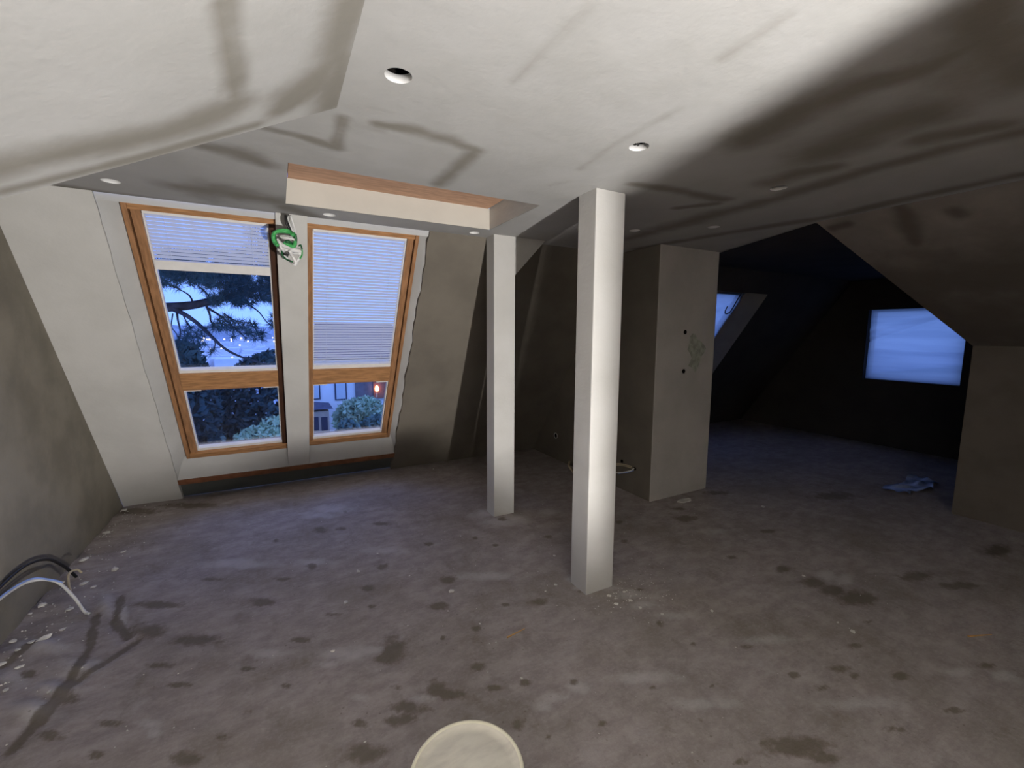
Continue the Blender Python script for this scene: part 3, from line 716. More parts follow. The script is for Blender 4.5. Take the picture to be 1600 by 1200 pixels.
def window(name, x0, lab, pr=None):
    pr = pr or pine
    x1 = x0 + 0.835
    w = empty(name, sl(x0, 0.478, 0.08))
    tag(w, lab, 'window', kind='structure')
    inv = Matrix.Translation(-Vector(w.location))

    def part(nm, m_, *boxes, bevel=0.003):
        b = MB()
        for q in boxes: b.sbox(*q)
        o = b.build(nm, m_, w, bevel=bevel)
        o.matrix_parent_inverse = inv
        return o
    A, B = 0.478, 2.745
    part('frame_jamb', pine, (x0, x0 + 0.028, A, B, 0.055, 0.17))
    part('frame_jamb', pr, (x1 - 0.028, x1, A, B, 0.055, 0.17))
    part('sash_stile', pine, (x0 + 0.035, x0 + 0.083, A + 0.03, B - 0.03, 0.072, 0.15))
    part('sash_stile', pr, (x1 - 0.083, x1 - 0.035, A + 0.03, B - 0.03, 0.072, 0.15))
    part('groove_strip', MAT['sillwood'], (x0 + 0.027, x0 + 0.036, A + 0.02, B - 0.02, 0.10, 0.12), bevel=0)
    part('groove_strip', MAT['sillwood'], (x1 - 0.036, x1 - 0.027, A + 0.02, B - 0.02, 0.10, 0.12), bevel=0)
    part('top_rail', pinex, (x0 + 0.028, x1 - 0.028, B - 0.045, B, 0.06, 0.17))
    part('transom', pinex, (x0 + 0.083, x1 - 0.083, 1.262, 1.425, 0.070, 0.15))
    part('bottom_rail', pinex, (x0 + 0.028, x1 - 0.028, A, A + 0.055, 0.055, 0.17))
    part('glazing_bead', MAT['bead'], (x0 + 0.083, x1 - 0.083, 1.425, 1.452, 0.088, 0.13), bevel=0.002)
    part('glazing_bead', MAT['bead'], (x0 + 0.083, x1 - 0.083, A + 0.055, A + 0.085, 0.088, 0.13), bevel=0.002)
    part('glazing_bead', MAT['bead'], (x0 + 0.083, x0 + 0.093, A + 0.085, B - 0.045, 0.095, 0.13), bevel=0.002)
    part('glazing_bead', MAT['bead'], (x1 - 0.093, x1 - 0.083, A + 0.085, B - 0.045, 0.095, 0.13), bevel=0.002)
    part('tape_strip', MAT['bead'], (x0 + 0.088, x0 + 0.20, 1.246, 1.264, 0.078, 0.13), bevel=0)
    part('tape_strip', MAT['bead'], (x1 - 0.20, x1 - 0.088, 1.246, 1.264, 0.078, 0.13), bevel=0)
    part('pane', glass_m, (x0 + 0.08, x1 - 0.08, 1.43, B - 0.04, 0.122, 0.126), bevel=0)
    part('pane', glass_m, (x0 + 0.08, x1 - 0.08, A + 0.05, 1.265, 0.122, 0.126), bevel=0)
    return w


window('window_1', -0.772, 'left pine roof window with half-raised blind and pine tree beyond', MAT['darkstile'])
window('window_2', 0.167, 'right pine roof window with closed blind over its upper pane')
# ---- venetian blinds
def slat_mesh(w):
    b = MB()
    n = 4
    vs_, fs_ = [], []
    for i in range(n + 1):
        u = i / n - 0.5
        s_ = u * 0.0234
        d_ = -0.0016 * u * 2 + 0.0022 * (1 - (2 * u) ** 2)
        p = Vector(sl(0, s_, d_)) - Vector(sl(0, 0, 0))
        vs_ += [(-w / 2, p.y, p.z), (w / 2, p.y, p.z)]
    for i in range(n):
        fs_.append((i * 2, i * 2 + 1, i * 2 + 3, i * 2 + 2))
    b.add(vs_, fs_)
    me = b.mesh('slat')
    me.materials.append(MAT['slat'])
    return me


def blind(x0, s_top, s_bot, pitch, rail, lab):
    x1 = x0 + 0.660
    root = empty('venetian_blind', sl((x0 + x1) / 2, s_top, 0.095))
    tag(root, lab, 'blind')
    inv = Matrix.Translation(-Vector(root.location))

    def part(nm, m_, q, bevel=0.002):
        o = MB().sbox(*q).build(nm, m_, root, bevel=bevel)
        o.matrix_parent_inverse = inv
        return o
    part('head_rail', MAT['bead'], (x0, x1, s_top, s_top + 0.022, 0.080, 0.108))
    sm = slat_mesh(x1 - x0 - 0.004)
    s = s_top - 0.012
    while s > s_bot + rail:
        o = link('slat', sm, parent=root, smooth=True)
        o.location = Vector(sl((x0 + x1) / 2, s, 0.095)) - root.location
        s -= pitch
    part('bottom_rail', MAT['bead'], (x0, x1, s_bot, s_bot + rail, 0.084, 0.106))
    for xx in (x0 + 0.10, x1 - 0.10):
        o = MB().tube([sl(xx, s_top, 0.0815), sl(xx, s_bot + 0.01, 0.0815)], 0.0012, 5).build('cord', MAT['whitec'], root)
        o.matrix_parent_inverse = inv


blind(-0.772 + 0.0875, 2.675, 2.305, 0.0245, 0.066, 'half-raised white venetian blind in the left window')
blind(0.167 + 0.0875, 2.675, 1.455, 0.0262, 0.012, 'fully lowered white venetian blind in the right window')


# ---- foil over the wing windows
def foil(name, P, nu, nv, amp, lab, seed):
    """P(u,v) -> point and normal; soft diagonal wrinkles"""
    r_ = random.Random(seed)
    ws = [(r_.uniform(2, 5), r_.uniform(4, 9), r_.uniform(0, 6), r_.uniform(0.3, 1)) for _ in range(5)]
    V, F = [], []
    for i in range(nu + 1):
        for j in range(nv + 1):
            u, v = i / nu, j / nv
            p, n = P(u, v)
            h_ = sum(a * math.sin(fu * u + fv * v + ph) for fu, fv, ph, a in ws) / 3
            h_ += 1.6 * math.exp(-((v - 0.55 - 0.42 * u) / 0.025) ** 2) - 1.2 * math.exp(-((v - 0.70 - 0.30 * u) / 0.03) ** 2)
            V.append(tuple(Vector(p) + Vector(n) * h_ * amp))
    for i in range(nu):
        for j in range(nv):
            a = i * (nv + 1) + j
            F.append((a, a + nv + 1, a + nv + 2, a + 1))
    me = bpy.data.meshes.new(name)
    me.from_pydata(V, [], F)
    return tag(link(name, me, MAT['foil'], smooth=True), lab, 'plastic foil')


foil('plastic_foil', lambda u, v: ((GX + 0.09, GY1 - u * (GY1 - GY0), GZ0 + v * (GZ1 - GZ0)), (1, 0, 0)), 60, 60, 0.011,
     'wrinkled clear plastic foil covering the dark gable window', 3)
nvec = (0, ST, CT)
foil('plastic_foil', lambda u, v: (sl(WX0 + 0.08 + u * (WX1 - WX0 - 0.22), W3S0 + v * (W3S1 - W3S0 - 0.1), 0.20), nvec), 40, 40, 0.016,
     'plastic foil over the sloping window half hidden behind the block', 5)
w3 = empty('window_3', sl(WX0, W3S0, 0.22)); tag(w3, 'sloping window half hidden behind the plastered block', 'window', kind='structure')
inv = Matrix.Translation(-Vector(w3.location))
for q in ((WX0 + 0.06, WX0 + 0.12, W3S0, W3S1 - 0.1), (WX1 - 0.17, WX1 - 0.13, W3S0, W3S1 - 0.1), (WX0 + 0.12, WX1 - 0.17, W3S0, W3S0 + 0.06), (WX0 + 0.12, WX1 - 0.17, W3S1 - 0.15, W3S1 - 0.1)):
    o = MB().sbox(q[0], q[1], q[2], q[3], 0.22, 0.28).build('frame_bar', MAT['sillwood'], w3); o.matrix_parent_inverse = inv
w4 = empty('window_4', (GX + 0.15, GY0, GZ0)); tag(w4, 'small square window in the dark gable wall', 'window', kind='structure')
inv = Matrix.Translation(-Vector(w4.location))
for q in ((GY0 - 0.01, GY0 + 0.03, GZ0, GZ1), (GY1 - 0.03, GY1 + 0.01, GZ0, GZ1), (GY0 + 0.03, GY1 - 0.03, GZ0 - 0.01, GZ0 + 0.03), (GY0 + 0.03, GY1 - 0.03, GZ1 - 0.03, GZ1 + 0.01)):
    o = MB().box(GX + 0.14, GX + 0.2, *q).build('frame_bar', MAT['sillwood'], w4); o.matrix_parent_inverse = inv

# ================================================================== THINGS
# ---- two boxed-in posts, the far one with a knee brace
p1 = MB().box(1.534, 1.738, 1.905, 2.062, -0.005, H + 0.004).build('square_column', MAT['column'], bevel=0.006)
tag(p1, 'nearer pale plastered square column in the middle of the room', 'column')
c2 = empty('square_column', (1.628, 3.23, 0))
tag(c2, 'farther slim square column with a knee brace near the windows', 'column')
inv = Matrix.Translation(-Vector(c2.location))
o = MB().box(1.532, 1.724, 3.15, 3.295, -0.005, H + 0.004).build('shaft', MAT['column'], c2, bevel=0.006); o.matrix_parent_inverse = inv
bz = at(806, 431, 3.15).z
bx_ = at(852, 379, 3.15).x
mb = MB().hexa([(1.70, 3.152, bz - 0.02), (1.70, 3.152, H + 0.004), (bx_ + 0.02, 3.152, H + 0.004), (bx_, 3.152, H - 0.002),
                (1.70, 3.285, bz - 0.02), (1.70, 3.285, H + 0.004), (bx_ + 0.02, 3.285, H + 0.004), (bx_, 3.285, H - 0.002)])
o = mb.build('knee_brace', MAT['column'], c2); o.matrix_parent_inverse = inv

# ---- added unseen bench under the work lamp, shaped to block its low light
tt = empty('blocker_bench', (0.86, -1.3, 0)); tag(tt, 'added bench behind the viewer, shaped to block low light of the work lamp', 'bench')
inv = Matrix.Translation(-Vector(tt.location))
o = MB().box(0.79, 0.97, -1.90, -0.70, 0.63, 0.67).build('blocker_top', MAT['sillwood'], tt); o.matrix_parent_inverse = inv
for x_ in (0.82, 0.94):
    for y_ in (-1.80, -0.80):
        o = MB().box(x_ - 0.025, x_ + 0.025, y_ - 0.025, y_ + 0.025, 0.0, 0.63).build('leg', MAT['sillwood'], tt); o.matrix_parent_inverse = inv

# ---- the flat work lamp itself, standing on that bench
wl_ = empty('work_lamp', (0.93, -1.505, 0.67)); tag(wl_, 'flat black work lamp standing on the added bench', 'work lamp')
wl_.rotation_euler = (0, 0, math.atan2(-0.253, 0.955))
MB().box(0.014, 0.040, -0.11, 0.11, 0.006, 0.17).build('housing', MAT['blackrub'], wl_, bevel=0.004)
MB().box(0.012, 0.016, -0.095, 0.095, 0.018, 0.155).build('front_glass', MAT['bead'], wl_)
MB().tube(spline([(0.03, -0.12, 0.06), (0.035, -0.12, 0.20), (0.035, 0.0, 0.235), (0.035, 0.12, 0.20), (0.03, 0.12, 0.06)], 6), 0.006, 6).build('handle', MAT['blackrub'], wl_, smooth=True)
for y_ in (-0.0925, 0.0925):
    MB().box(0.0, 0.038, y_ - 0.0075, y_ + 0.0075, 0.0, 0.012).build('foot', MAT['blackrub'], wl_)

# ---- plaster bucket at the viewer's feet
BC = (0.380, 0.945)
BR_ = 0.150
bk = empty('plaster_bucket', (*BC, 0.0)); tag(bk, 'cream plastic bucket with a plaster-smeared round lid in the foreground', 'bucket')
MB().lathe([(0.001, 0.003), (0.125, 0.003), (0.128, 0.012), (BR_ - 0.006, 0.375), (BR_ - 0.006, 0.392)], n=56).build('body', MAT['bucket_rim'], bk, smooth=True)
MB().lathe([(0.001, 0.396), (0.045, 0.3965), (0.085, 0.396), (0.110, 0.395), (0.116, 0.393), (0.132, 0.393), (0.136, 0.396), (0.142, 0.400)], n=56).build('lid', MAT['bucket'], bk, smooth=True)
MB().lathe([(0.141, 0.3995), (0.145, 0.4035), (BR_, 0.402), (BR_ + 0.002, 0.396), (BR_ + 0.002, 0.374), (BR_ - 0.003, 0.372)], n=56).build('lid_rim', MAT['bucket_rim'], bk, smooth=True)
hd = [(BR_ * 1.02 * math.cos(a), BR_ * 1.02 * math.sin(a) - 0.012 - 0.05 * abs(math.sin(a)), 0.35 - 0.16 * abs(math.sin(a))) for a in [math.pi + math.pi * i / 20 for i in range(21)]]
MB().tube(hd, 0.003, 6).build('handle', MAT['whitec'], bk, smooth=True)

# ---- hank of cables hanging from the ceiling between the windows
cb = empty('cable_bundle', at(449, 345, 3.20)); tag(cb, 'coiled hank of green, white and black cables hanging between the windows', 'cables')
inv = Matrix.Translation(-Vector(cb.location))
r3 = random.Random(4)


def strand(nm, m_, px_pts, r, y0=3.20, dy=0.02):
    pts = [at(x, y, y0 + r3.uniform(-dy, dy)) for x, y in px_pts]
    o = MB().tube(spline(pts, 7), r, 7).build(nm, MAT[m_], cb, smooth=True)
    o.matrix_parent_inverse = inv


for dx in (0, 2.2, 4.5):
    strand('black_cable', 'blackrub', [(446 + dx, 336), (447 + dx, 348), (452 + dx * .8, 358), (457 + dx * .4, 368)], 0.0065)
for dx in (0, 2.4):
    strand('white_cable', 'whitec', [(449 + dx * 2, 336), (452 + dx * 1.6, 348), (456 + dx, 358), (460 + dx * .6, 367)], 0.005)
strand('white_cable', 'whitec', [(454, 337), (458, 350), (461, 362), (461, 378), (456, 388)], 0.006)
strand('green_cable', 'greenc', [(459, 368), (452, 363), (440, 361), (430, 363), (427, 370), (429, 378), (434, 384)], 0.0125, 3.17)
strand('green_cable', 'greenc', [(458, 366), (450, 360), (438, 359.5), (429, 364), (428, 373), (432, 380)], 0.009, 3.16)
strand('green_cable', 'greenc', [(458, 364), (461, 372), (461, 380), (458, 385), (450, 382), (444, 378)], 0.012, 3.17)
strand('dark_green_cable', 'greendk', [(461, 366), (462, 376), (458, 382), (452, 378), (447, 378), (452, 381)], 0.010, 3.18)
for k in range(6):
    strand('white_cable', 'whitec', [(433 + k, 373 + 2 * k), (437 + k * .6, 378 + 2.2 * k), (446, 384 + 2 * k), (457, 386 + 2 * k), (466 + k * .6, 389 + 1.5 * k), (471 - k * .3, 392 + k)], 0.0075, 3.18)
for k in range(3):
    strand('white_cable', 'whitec', [(437 + 2 * k, 370 + k), (446, 369 + 2 * k), (455, 371 + k), (460, 375)], 0.006, 3.18)
strand('white_cable', 'whitec', [(470, 392), (468, 402), (463, 410), (459, 413), (452, 407), (444, 399)], 0.008, 3.18)
strand('white_cable', 'whitec', [(452, 392), (458, 402), (463, 411), (460, 414)], 0.010, 3.17)
strand('black_cable', 'blackrub', [(441, 395), (446, 398), (452, 395)], 0.006, 3.16)
strand('dark_green_cable', 'greendk', [(440, 392), (442, 400), (449, 406), (457, 409)], 0.0055, 3.16)
strand('green_cable', 'greenc', [(472, 390), (472, 398), (469, 404)], 0.005, 3.16)
strand('dark_green_cable', 'greendk', [(467, 384), (470, 383), (472, 389)], 0.005, 3.17)

# ---- cables on the floor along the cheek wall
wc = MB().tube(spline([(-1.26, 2.55, 0.225), (-1.275, 2.82, 0.245), (-1.24, 3.08, 0.235), (-1.15, 3.14, 0.19), (-1.07, 3.10, 0.10), (-1.02, 3.06, 0.02), (-0.99, 3.03, 0.012)], 9), 0.0075, 8).build('white_cable', MAT['whitec'], smooth=True)
tag(wc, 'white cable arching from the left wall to the floor', 'cable')
bc = MB().tube(spline([(-1.265, 2.45, 0.215), (-1.272, 2.80, 0.282), (-1.266, 3.12, 0.30), (-1.255, 3.36, 0.235), (-1.235, 3.50, 0.12), (-1.20, 3.55, 0.012)], 9), 0.0085, 8).build('black_cable', MAT['blackrub'], smooth=True)
tag(bc, 'black cable arching along the left wall above the white one', 'cable')
bl = MB().tube(spline([(-1.25, 2.60, 0.235), (-1.262, 2.84, 0.262), (-1.225, 3.08, 0.250), (-1.15, 3.13, 0.20), (-1.12, 3.14, 0.17)], 9), 0.005, 7).build('blue_wire', MAT['bluec'], smooth=True)
tag(bl, 'thin blue wire lying along the white cable on the left', 'cable')
hk = MB().tube(spline([at(128, 895, 3.34), at(120, 890, 3.34), at(109, 895, 3.30), at(107, 908, 3.24), at(112, 928, 3.15), at(122, 940, 3.10), at(134, 958, 3.055)], 8), 0.006, 7).build('wire_hook', MAT['tanc'], smooth=True)
tag(hk, 'stiff pale wire bent into a hook beside the white cable', 'cable')

# ---- wiring on the bare side wall of the block
XW = 2.955
sk = empty('socket_box', (XW, 4.33, 0.295)); tag(sk, 'open round socket box low on the dark side wall', 'socket')
b = MB().lathe([(0.033, -0.001), (0.036, 0.006), (0.032, 0.008), (0.030, 0.002)], n=20).build('ring', MAT['white'], sk); b.rotation_euler = (0, -math.pi / 2, 0)
b = MB().lathe([(0.031, 0.002), (0.001, 0.002)], n=20).build('dark_opening', MAT['black'], sk); b.rotation_euler = (0, -math.pi / 2, 0)
wt = empty('wire_tails', (XW, 3.1, 0.27)); tag(wt, 'loose wire tails sticking out of the dark side wall', 'cables')
inv = Matrix.Translation(-Vector(wt.location))
YW = 3.05
for nm, m_, pts, r in (
        ('tan_wire', 'tanc', [(2.95, 3.02, 0.27), (2.90, 3.06, 0.285), (2.87, 3.13, 0.28), (2.85, 3.22, 0.25), (2.84, 3.28, 0.20)], 0.005),
        ('tan_wire', 'tanc', [(2.95, 3.01, 0.255), (2.89, 3.05, 0.275), (2.86, 3.12, 0.27), (2.845, 3.20, 0.235), (2.83, 3.26, 0.18)], 0.004),
        ('white_wire', 'whitec', [(2.95, 2.985, 0.262), (2.92, 3.01, 0.235), (2.87, 3.08, 0.205), (2.83, 3.17, 0.18), (2.82, 3.22, 0.13)], 0.005),
        ('blue_wire', 'bluec', [(2.95, 2.99, 0.240), (2.90, 3.03, 0.215), (2.85, 3.10, 0.19)], 0.0035)):
    o = MB().tube(spline(pts, 7), r, 6).build(nm, MAT[m_], wt, smooth=True); o.matrix_parent_inverse = inv
for y, z in ((3.16, 0.285), (2.98, 0.26)):
    o = MB().lathe([(0.016, 0.0), (0.016, 0.004), (0.001, 0.004)], n=14).build('bore_hole', MAT['black'], wt)
    o.location = Vector((XW - 0.001, y, z)) - wt.location; o.rotation_euler = (0, -math.pi / 2, 0)
pb = MB().tube(spline([(2.94, 4.02, 0.05), (2.88, 3.95, 0.035), (2.83, 3.82, 0.02), (2.80, 3.72, 0.012)], 6), 0.012, 8).build('conduit_stub', MAT['tanc'], smooth=True)
tag(pb, 'short grey-brown conduit stub lying at the foot of the dark side wall', 'conduit')

# ---- filled chase with two bore holes on the face of the block
for px, py in ((1070.5, 519), (1068, 580)):
    p = at(px, py, 2.777)
    o = MB().lathe([(0.020, 0.0), (0.020, 0.004), (0.001, 0.004)], n=14).build('bore_hole', MAT['black'], COL.objects['wall_block_face'])
    o.location = (p.x, 2.778, p.z); o.rotation_euler = (math.pi / 2, 0, 0)
c = at(1086, 552, 2.777)
b = MB(); n = 26
vs_ = [(0, -0.0025, 0)] + [((0.10 + 0.035 * math.sin(3 * a + 1) + 0.02 * math.sin(7 * a)) * math.cos(a), 0, (0.17 + 0.03 * math.sin(4 * a)) * math.sin(a)) for a in [2 * math.pi * i / n for i in range(n)]]
b.add(vs_, [(0, 1 + i, 1 + (i + 1) % n) for i in range(n)])
o = b.build('filler_patch', MAT['patch'], COL.objects['wall_block_face'], smooth=True); o.location = (c.x, 2.7765, c.z)
o['label'] = 'greenish filler patch'

# ---- cable loop in front of the half-hidden window
lp = MB().tube(spline([sl(4.990, 2.31, -0.02), sl(4.980, 2.26, -0.03), sl(5.010, 2.215, -0.03), sl(5.050, 2.205, -0.03), sl(5.090, 2.235, -0.03), sl(5.105, 2.30, -0.02), sl(5.115, 2.42, -0.005), sl(5.115, 2.52, 0.0)], 9), 0.007, 7).build('cable_loop', MAT['blackrub'], smooth=True)
tag(lp, 'thin black cable loop hanging in front of the half-hidden window', 'cable')

# ---- crumpled foil scrap on the wing floor
V, F = [], []
nu, nv = 26, 10
for i in range(nu + 1):
    for j in range(nv + 1):
        u, v = i / nu, j / nv
        V.append((5.28 + 0.75 * u, 1.70 + 0.22 * v + 0.03 * math.sin(9 * u), 0.012 + 0.018 * (1 + math.sin(17 * u + 5 * v)) * (0.5 + 0.5 * math.sin(11 * v + 3 * u))))
for i in range(nu):
    for j in range(nv):
        a = i * (nv + 1) + j
        F.append((a, a + nv + 1, a + nv + 2, a + 1))
me = bpy.data.meshes.new('foil_scrap'); me.from_pydata(V, [], F)
fs = flat('bluish_foil', (0.30, 0.36, 0.55), 0.25, 0.6, 0.1)
tag(link('foil_scrap', me, fs, smooth=True), 'crumpled bluish foil scrap on the floor of the dark wing', 'foil scrap')

# ---- crumbs of plaster, splinters
def rock(seed, flatz=0.55):
    r_ = random.Random(seed)
    bm = bmesh.new()
    bmesh.ops.create_icosphere(bm, subdivisions=1, radius=1.0)
    for v in bm.verts:
        v.co *= r_.uniform(0.65, 1.15)
        v.co.z = max(v.co.z * flatz, -0.25) + 0.25
    me = bpy.data.meshes.new('plaster_crumb')
    bm.to_mesh(me); bm.free()
    return me


rocks = [rock(s) for s in range(5)]
for m_ in rocks: m_.materials.append(MAT['crumb'])
for i, (x, y, r) in enumerate(CRUMB):
    if r > 0.05 or abs(x - 1.54) < 0.001: continue
    me = rocks[i % 5]
    o = link('plaster_crumb', me)
    r = min(max(r * (1.35 if x < -0.9 else 0.95), 0.006), 0.034)
    x = max(x, XL + r + 0.004)
    o.scale = (r * rnd.uniform(0.8, 1.3), r * rnd.uniform(0.7, 1.0), r * 0.7)
    o.rotation_euler = (0, 0, rnd.uniform(0, 6.28))
    zf = float(floor_z(np.array([x]), np.array([y]))[0])
    o.location = (x, y, zf + 0.0005)
    spots = [((-1.2, 3.0), 1.3, 'left wall'), ((1.64, 1.98), 0.75, 'foot of the nearer column'), ((1.63, 3.2), 0.9, 'foot of the farther column'), ((0.2, 4.4), 1.1, 'sill under the windows'), ((3.3, 2.6), 0.7, 'plastered block'), ((2.6, 1.3), 0.9, 'dark stain on the right')]
    near = [n_ for c_, d_, n_ in spots if math.hypot(x - c_[0], y - c_[1]) < d_]
    lab = 'whitish plaster crumb on the floor near the ' + near[0] if near else 'small whitish plaster crumb on the open floor before the windows'
    tag(o, lab, 'plaster crumb', 'plaster crumbs near the ' + near[0] if near else 'plaster crumbs on the open floor')
b = MB(); n = 11
ring = [(0.085 * math.cos(a) * (1 + 0.15 * math.sin(3 * a)), 0.04 * math.sin(a) * (1 + 0.2 * math.cos(2 * a))) for a in [2 * math.pi * i / n for i in range(n)]]
b.add([(x, y, 0.0) for x, y in ring] + [(x * .95, y * .95, 0.009) for x, y in ring], [tuple(range(n, 2 * n)), tuple(range(n - 1, -1, -1))] + [(i, (i + 1) % n, n + (i + 1) % n, n + i) for i in range(n)])
o = b.build('plaster_chip', MAT['crumb']); o.location = (3.26, 2.64, 0.001)
tag(o, 'flat pale plaster chip on the floor before the block', 'plaster chip')
for (x0_, y0_), (x1_, y1_), lab in (((0.948, 1.800), (1.065, 1.820), 'thin orange wood splinter on the floor left of the near column'), ((3.06, 0.69), (3.19, 0.64), 'thin wood splinter on the dim floor at the right')):
    b = MB().hexa([(x0_, y0_, 0.001), (x1_, y1_, 0.001), (x1_ + 0.002, y1_ + 0.003, 0.001), (x0_ + 0.002, y0_ + 0.008, 0.001), (x0_, y0_, 0.006), (x1_, y1_, 0.003), (x1_ + 0.002, y1_ + 0.003, 0.003), (x0_ + 0.002, y0_ + 0.008, 0.006)])
    tag(b.build('wood_splinter', MAT['splinter']), lab, 'splinter')

gb = MB()
r5 = random.Random(9)
for i in range(620):
    q_ = r5.random()
    if q_ < 0.40:
        x, y = XL + 0.01 + abs(r5.gauss(0, 0.16)), r5.uniform(1.9, 4.8)
    elif q_ < 0.62:
        x, y = 1.80 + r5.gauss(0, 0.16), 1.84 + r5.gauss(0, 0.11)
        if 1.52 < x < 1.76 and 1.88 < y < 2.08: continue
    else:
        x, y = r5.uniform(-1.0, 3.6), r5.uniform(0.9, 4.2)
    if math.hypot(x - BC[0], y - BC[1]) < 0.2 or 1.5 < x < 1.75 and 3.1 < y < 3.32 or x > 2.9 and y > 2.7: continue
    s_ = r5.uniform(0.0015, 0.0045) * (1.5 if q_ < 0.4 else 1)
    a_ = r5.uniform(0, 6.28)
    z_ = float(floor_z(np.array([x]), np.array([y]))[0])
    P_ = [(x + s_ * math.cos(a_ + k * 2.09) * r5.uniform(.7, 1.5), y + s_ * math.sin(a_ + k * 2.09) * r5.uniform(.7, 1.5), z_) for k in range(3)]
    gb.add(P_ + [(x, y, z_ + s_ * 0.9)], [(0, 1, 3), (1, 2, 3), (2, 0, 3), (2, 1, 0)])
tag(gb.build('plaster_grit', MAT['crumb']), 'fine whitish plaster grit strewn over the floor', 'grit', kind='stuff')

# ================================================================== OUTSIDE
MAT['needle'] = flat('pine_needles', (0.045, 0.080, 0.085), 0.8, 0.1, 0.3, 3)
MAT['bark'] = flat('pine_bark', (0.055, 0.050, 0.055), 0.9, 0.1, 0.3, 8)
MAT['leafpale'] = flat('pale_leaves', (0.42, 0.52, 0.34), 0.7, 0.2, 0.3, 2)
MAT['leafmid'] = flat('shrub_leaves', (0.42, 0.52, 0.36), 0.7, 0.2, 0.35, 0.8)
MAT['hedge'] = flat('hedge_leaves', (0.15, 0.25, 0.22), 0.7, 0.2, 0.35, 1)
MAT['ground'] = flat('garden_ground', (0.10, 0.13, 0.09), 0.95, 0.1, 0.3, 0.3)
MAT['render'] = flat('white_house_render', (0.93, 0.91, 0.90), 0.85, 0.1, 0.04, 0.6)
MAT['hroof'] = flat('slate_roof', (0.09, 0.09, 0.13), 0.8, 0.2, 0.2, 3)
MAT['hframe'] = flat('dark_house_frame', (0.05, 0.06, 0.10), 0.6, 0.3)
MAT['hpane'] = flat('house_pane', (0.62, 0.68, 0.72), 0.25, 0.5, 0.05)
MAT['hdark'] = flat('house_dark_pane', (0.03, 0.04, 0.08), 0.3, 0.5)
MAT['tan'] = flat('tan_timber', (0.62, 0.47, 0.36), 0.8, 0.2, 0.08, 2)
MAT['redwood'] = flat('red_brown_cladding', (0.36, 0.15, 0.10), 0.8, 0.2, 0.15, 2)
MAT['greyclad'] = flat('grey_brown_cladding', (0.17, 0.16, 0.18), 0.8, 0.2, 0.15, 2)
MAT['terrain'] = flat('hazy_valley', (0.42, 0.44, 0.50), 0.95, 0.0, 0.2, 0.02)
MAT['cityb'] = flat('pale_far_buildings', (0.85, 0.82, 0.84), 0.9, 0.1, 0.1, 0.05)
MAT['lampwarm'] = emis('warm_porch_lamp', (1.0, 0.45, 0.18), 7)
MAT['citylamp'] = emis('far_street_lamp', (1.0, 0.88, 0.80), 4)

V = [(-400, 8, -10), (400, 8, -10), (-400, 55, -10.5), (400, 55, -10.5), (-900, 140, -24), (900, 140, -24), (-2500, 1500, -60), (2500, 1500, -60)]
gr = MB().add(V[:6], [(0, 1, 3, 2), (2, 3, 5, 4)]).build('ground', MAT['ground']); tag(gr, 'garden ground falling away below the windows', 'ground', kind='structure')
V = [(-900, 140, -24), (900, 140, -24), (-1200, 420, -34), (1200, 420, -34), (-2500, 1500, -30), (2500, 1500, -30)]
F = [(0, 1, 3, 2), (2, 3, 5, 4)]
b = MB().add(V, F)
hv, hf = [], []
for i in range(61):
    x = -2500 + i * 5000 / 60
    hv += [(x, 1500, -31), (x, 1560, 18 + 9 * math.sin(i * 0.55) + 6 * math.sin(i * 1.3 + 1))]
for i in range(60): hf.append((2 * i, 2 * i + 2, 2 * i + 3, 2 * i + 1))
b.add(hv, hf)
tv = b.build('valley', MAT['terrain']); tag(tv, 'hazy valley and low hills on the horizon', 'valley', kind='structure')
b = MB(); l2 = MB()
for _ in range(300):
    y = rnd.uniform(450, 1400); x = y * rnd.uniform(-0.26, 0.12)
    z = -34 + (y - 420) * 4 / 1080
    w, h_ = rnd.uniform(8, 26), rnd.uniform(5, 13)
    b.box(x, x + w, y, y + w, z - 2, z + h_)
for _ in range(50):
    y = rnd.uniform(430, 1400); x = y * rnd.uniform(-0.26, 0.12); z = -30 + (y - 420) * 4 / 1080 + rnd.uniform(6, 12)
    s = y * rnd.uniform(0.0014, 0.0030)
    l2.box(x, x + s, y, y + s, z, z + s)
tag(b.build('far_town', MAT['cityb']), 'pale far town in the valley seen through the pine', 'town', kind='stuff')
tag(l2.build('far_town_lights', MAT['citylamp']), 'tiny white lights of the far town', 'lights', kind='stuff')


# ---- pine tree by the left window
def tufts(b, cx, n, L, r_, up=0.0):
    for _ in range(n):
        d_ = Vector((r_.gauss(0, 1), r_.gauss(0, 1), r_.gauss(up, 1))).normalized()
        s_ = d_.orthogonal().normalized() * 0.0045
        e = cx + d_ * L * r_.uniform(0.6, 1.1)
        b.add([cx - s_, cx + s_, e], [(0, 1, 2)])


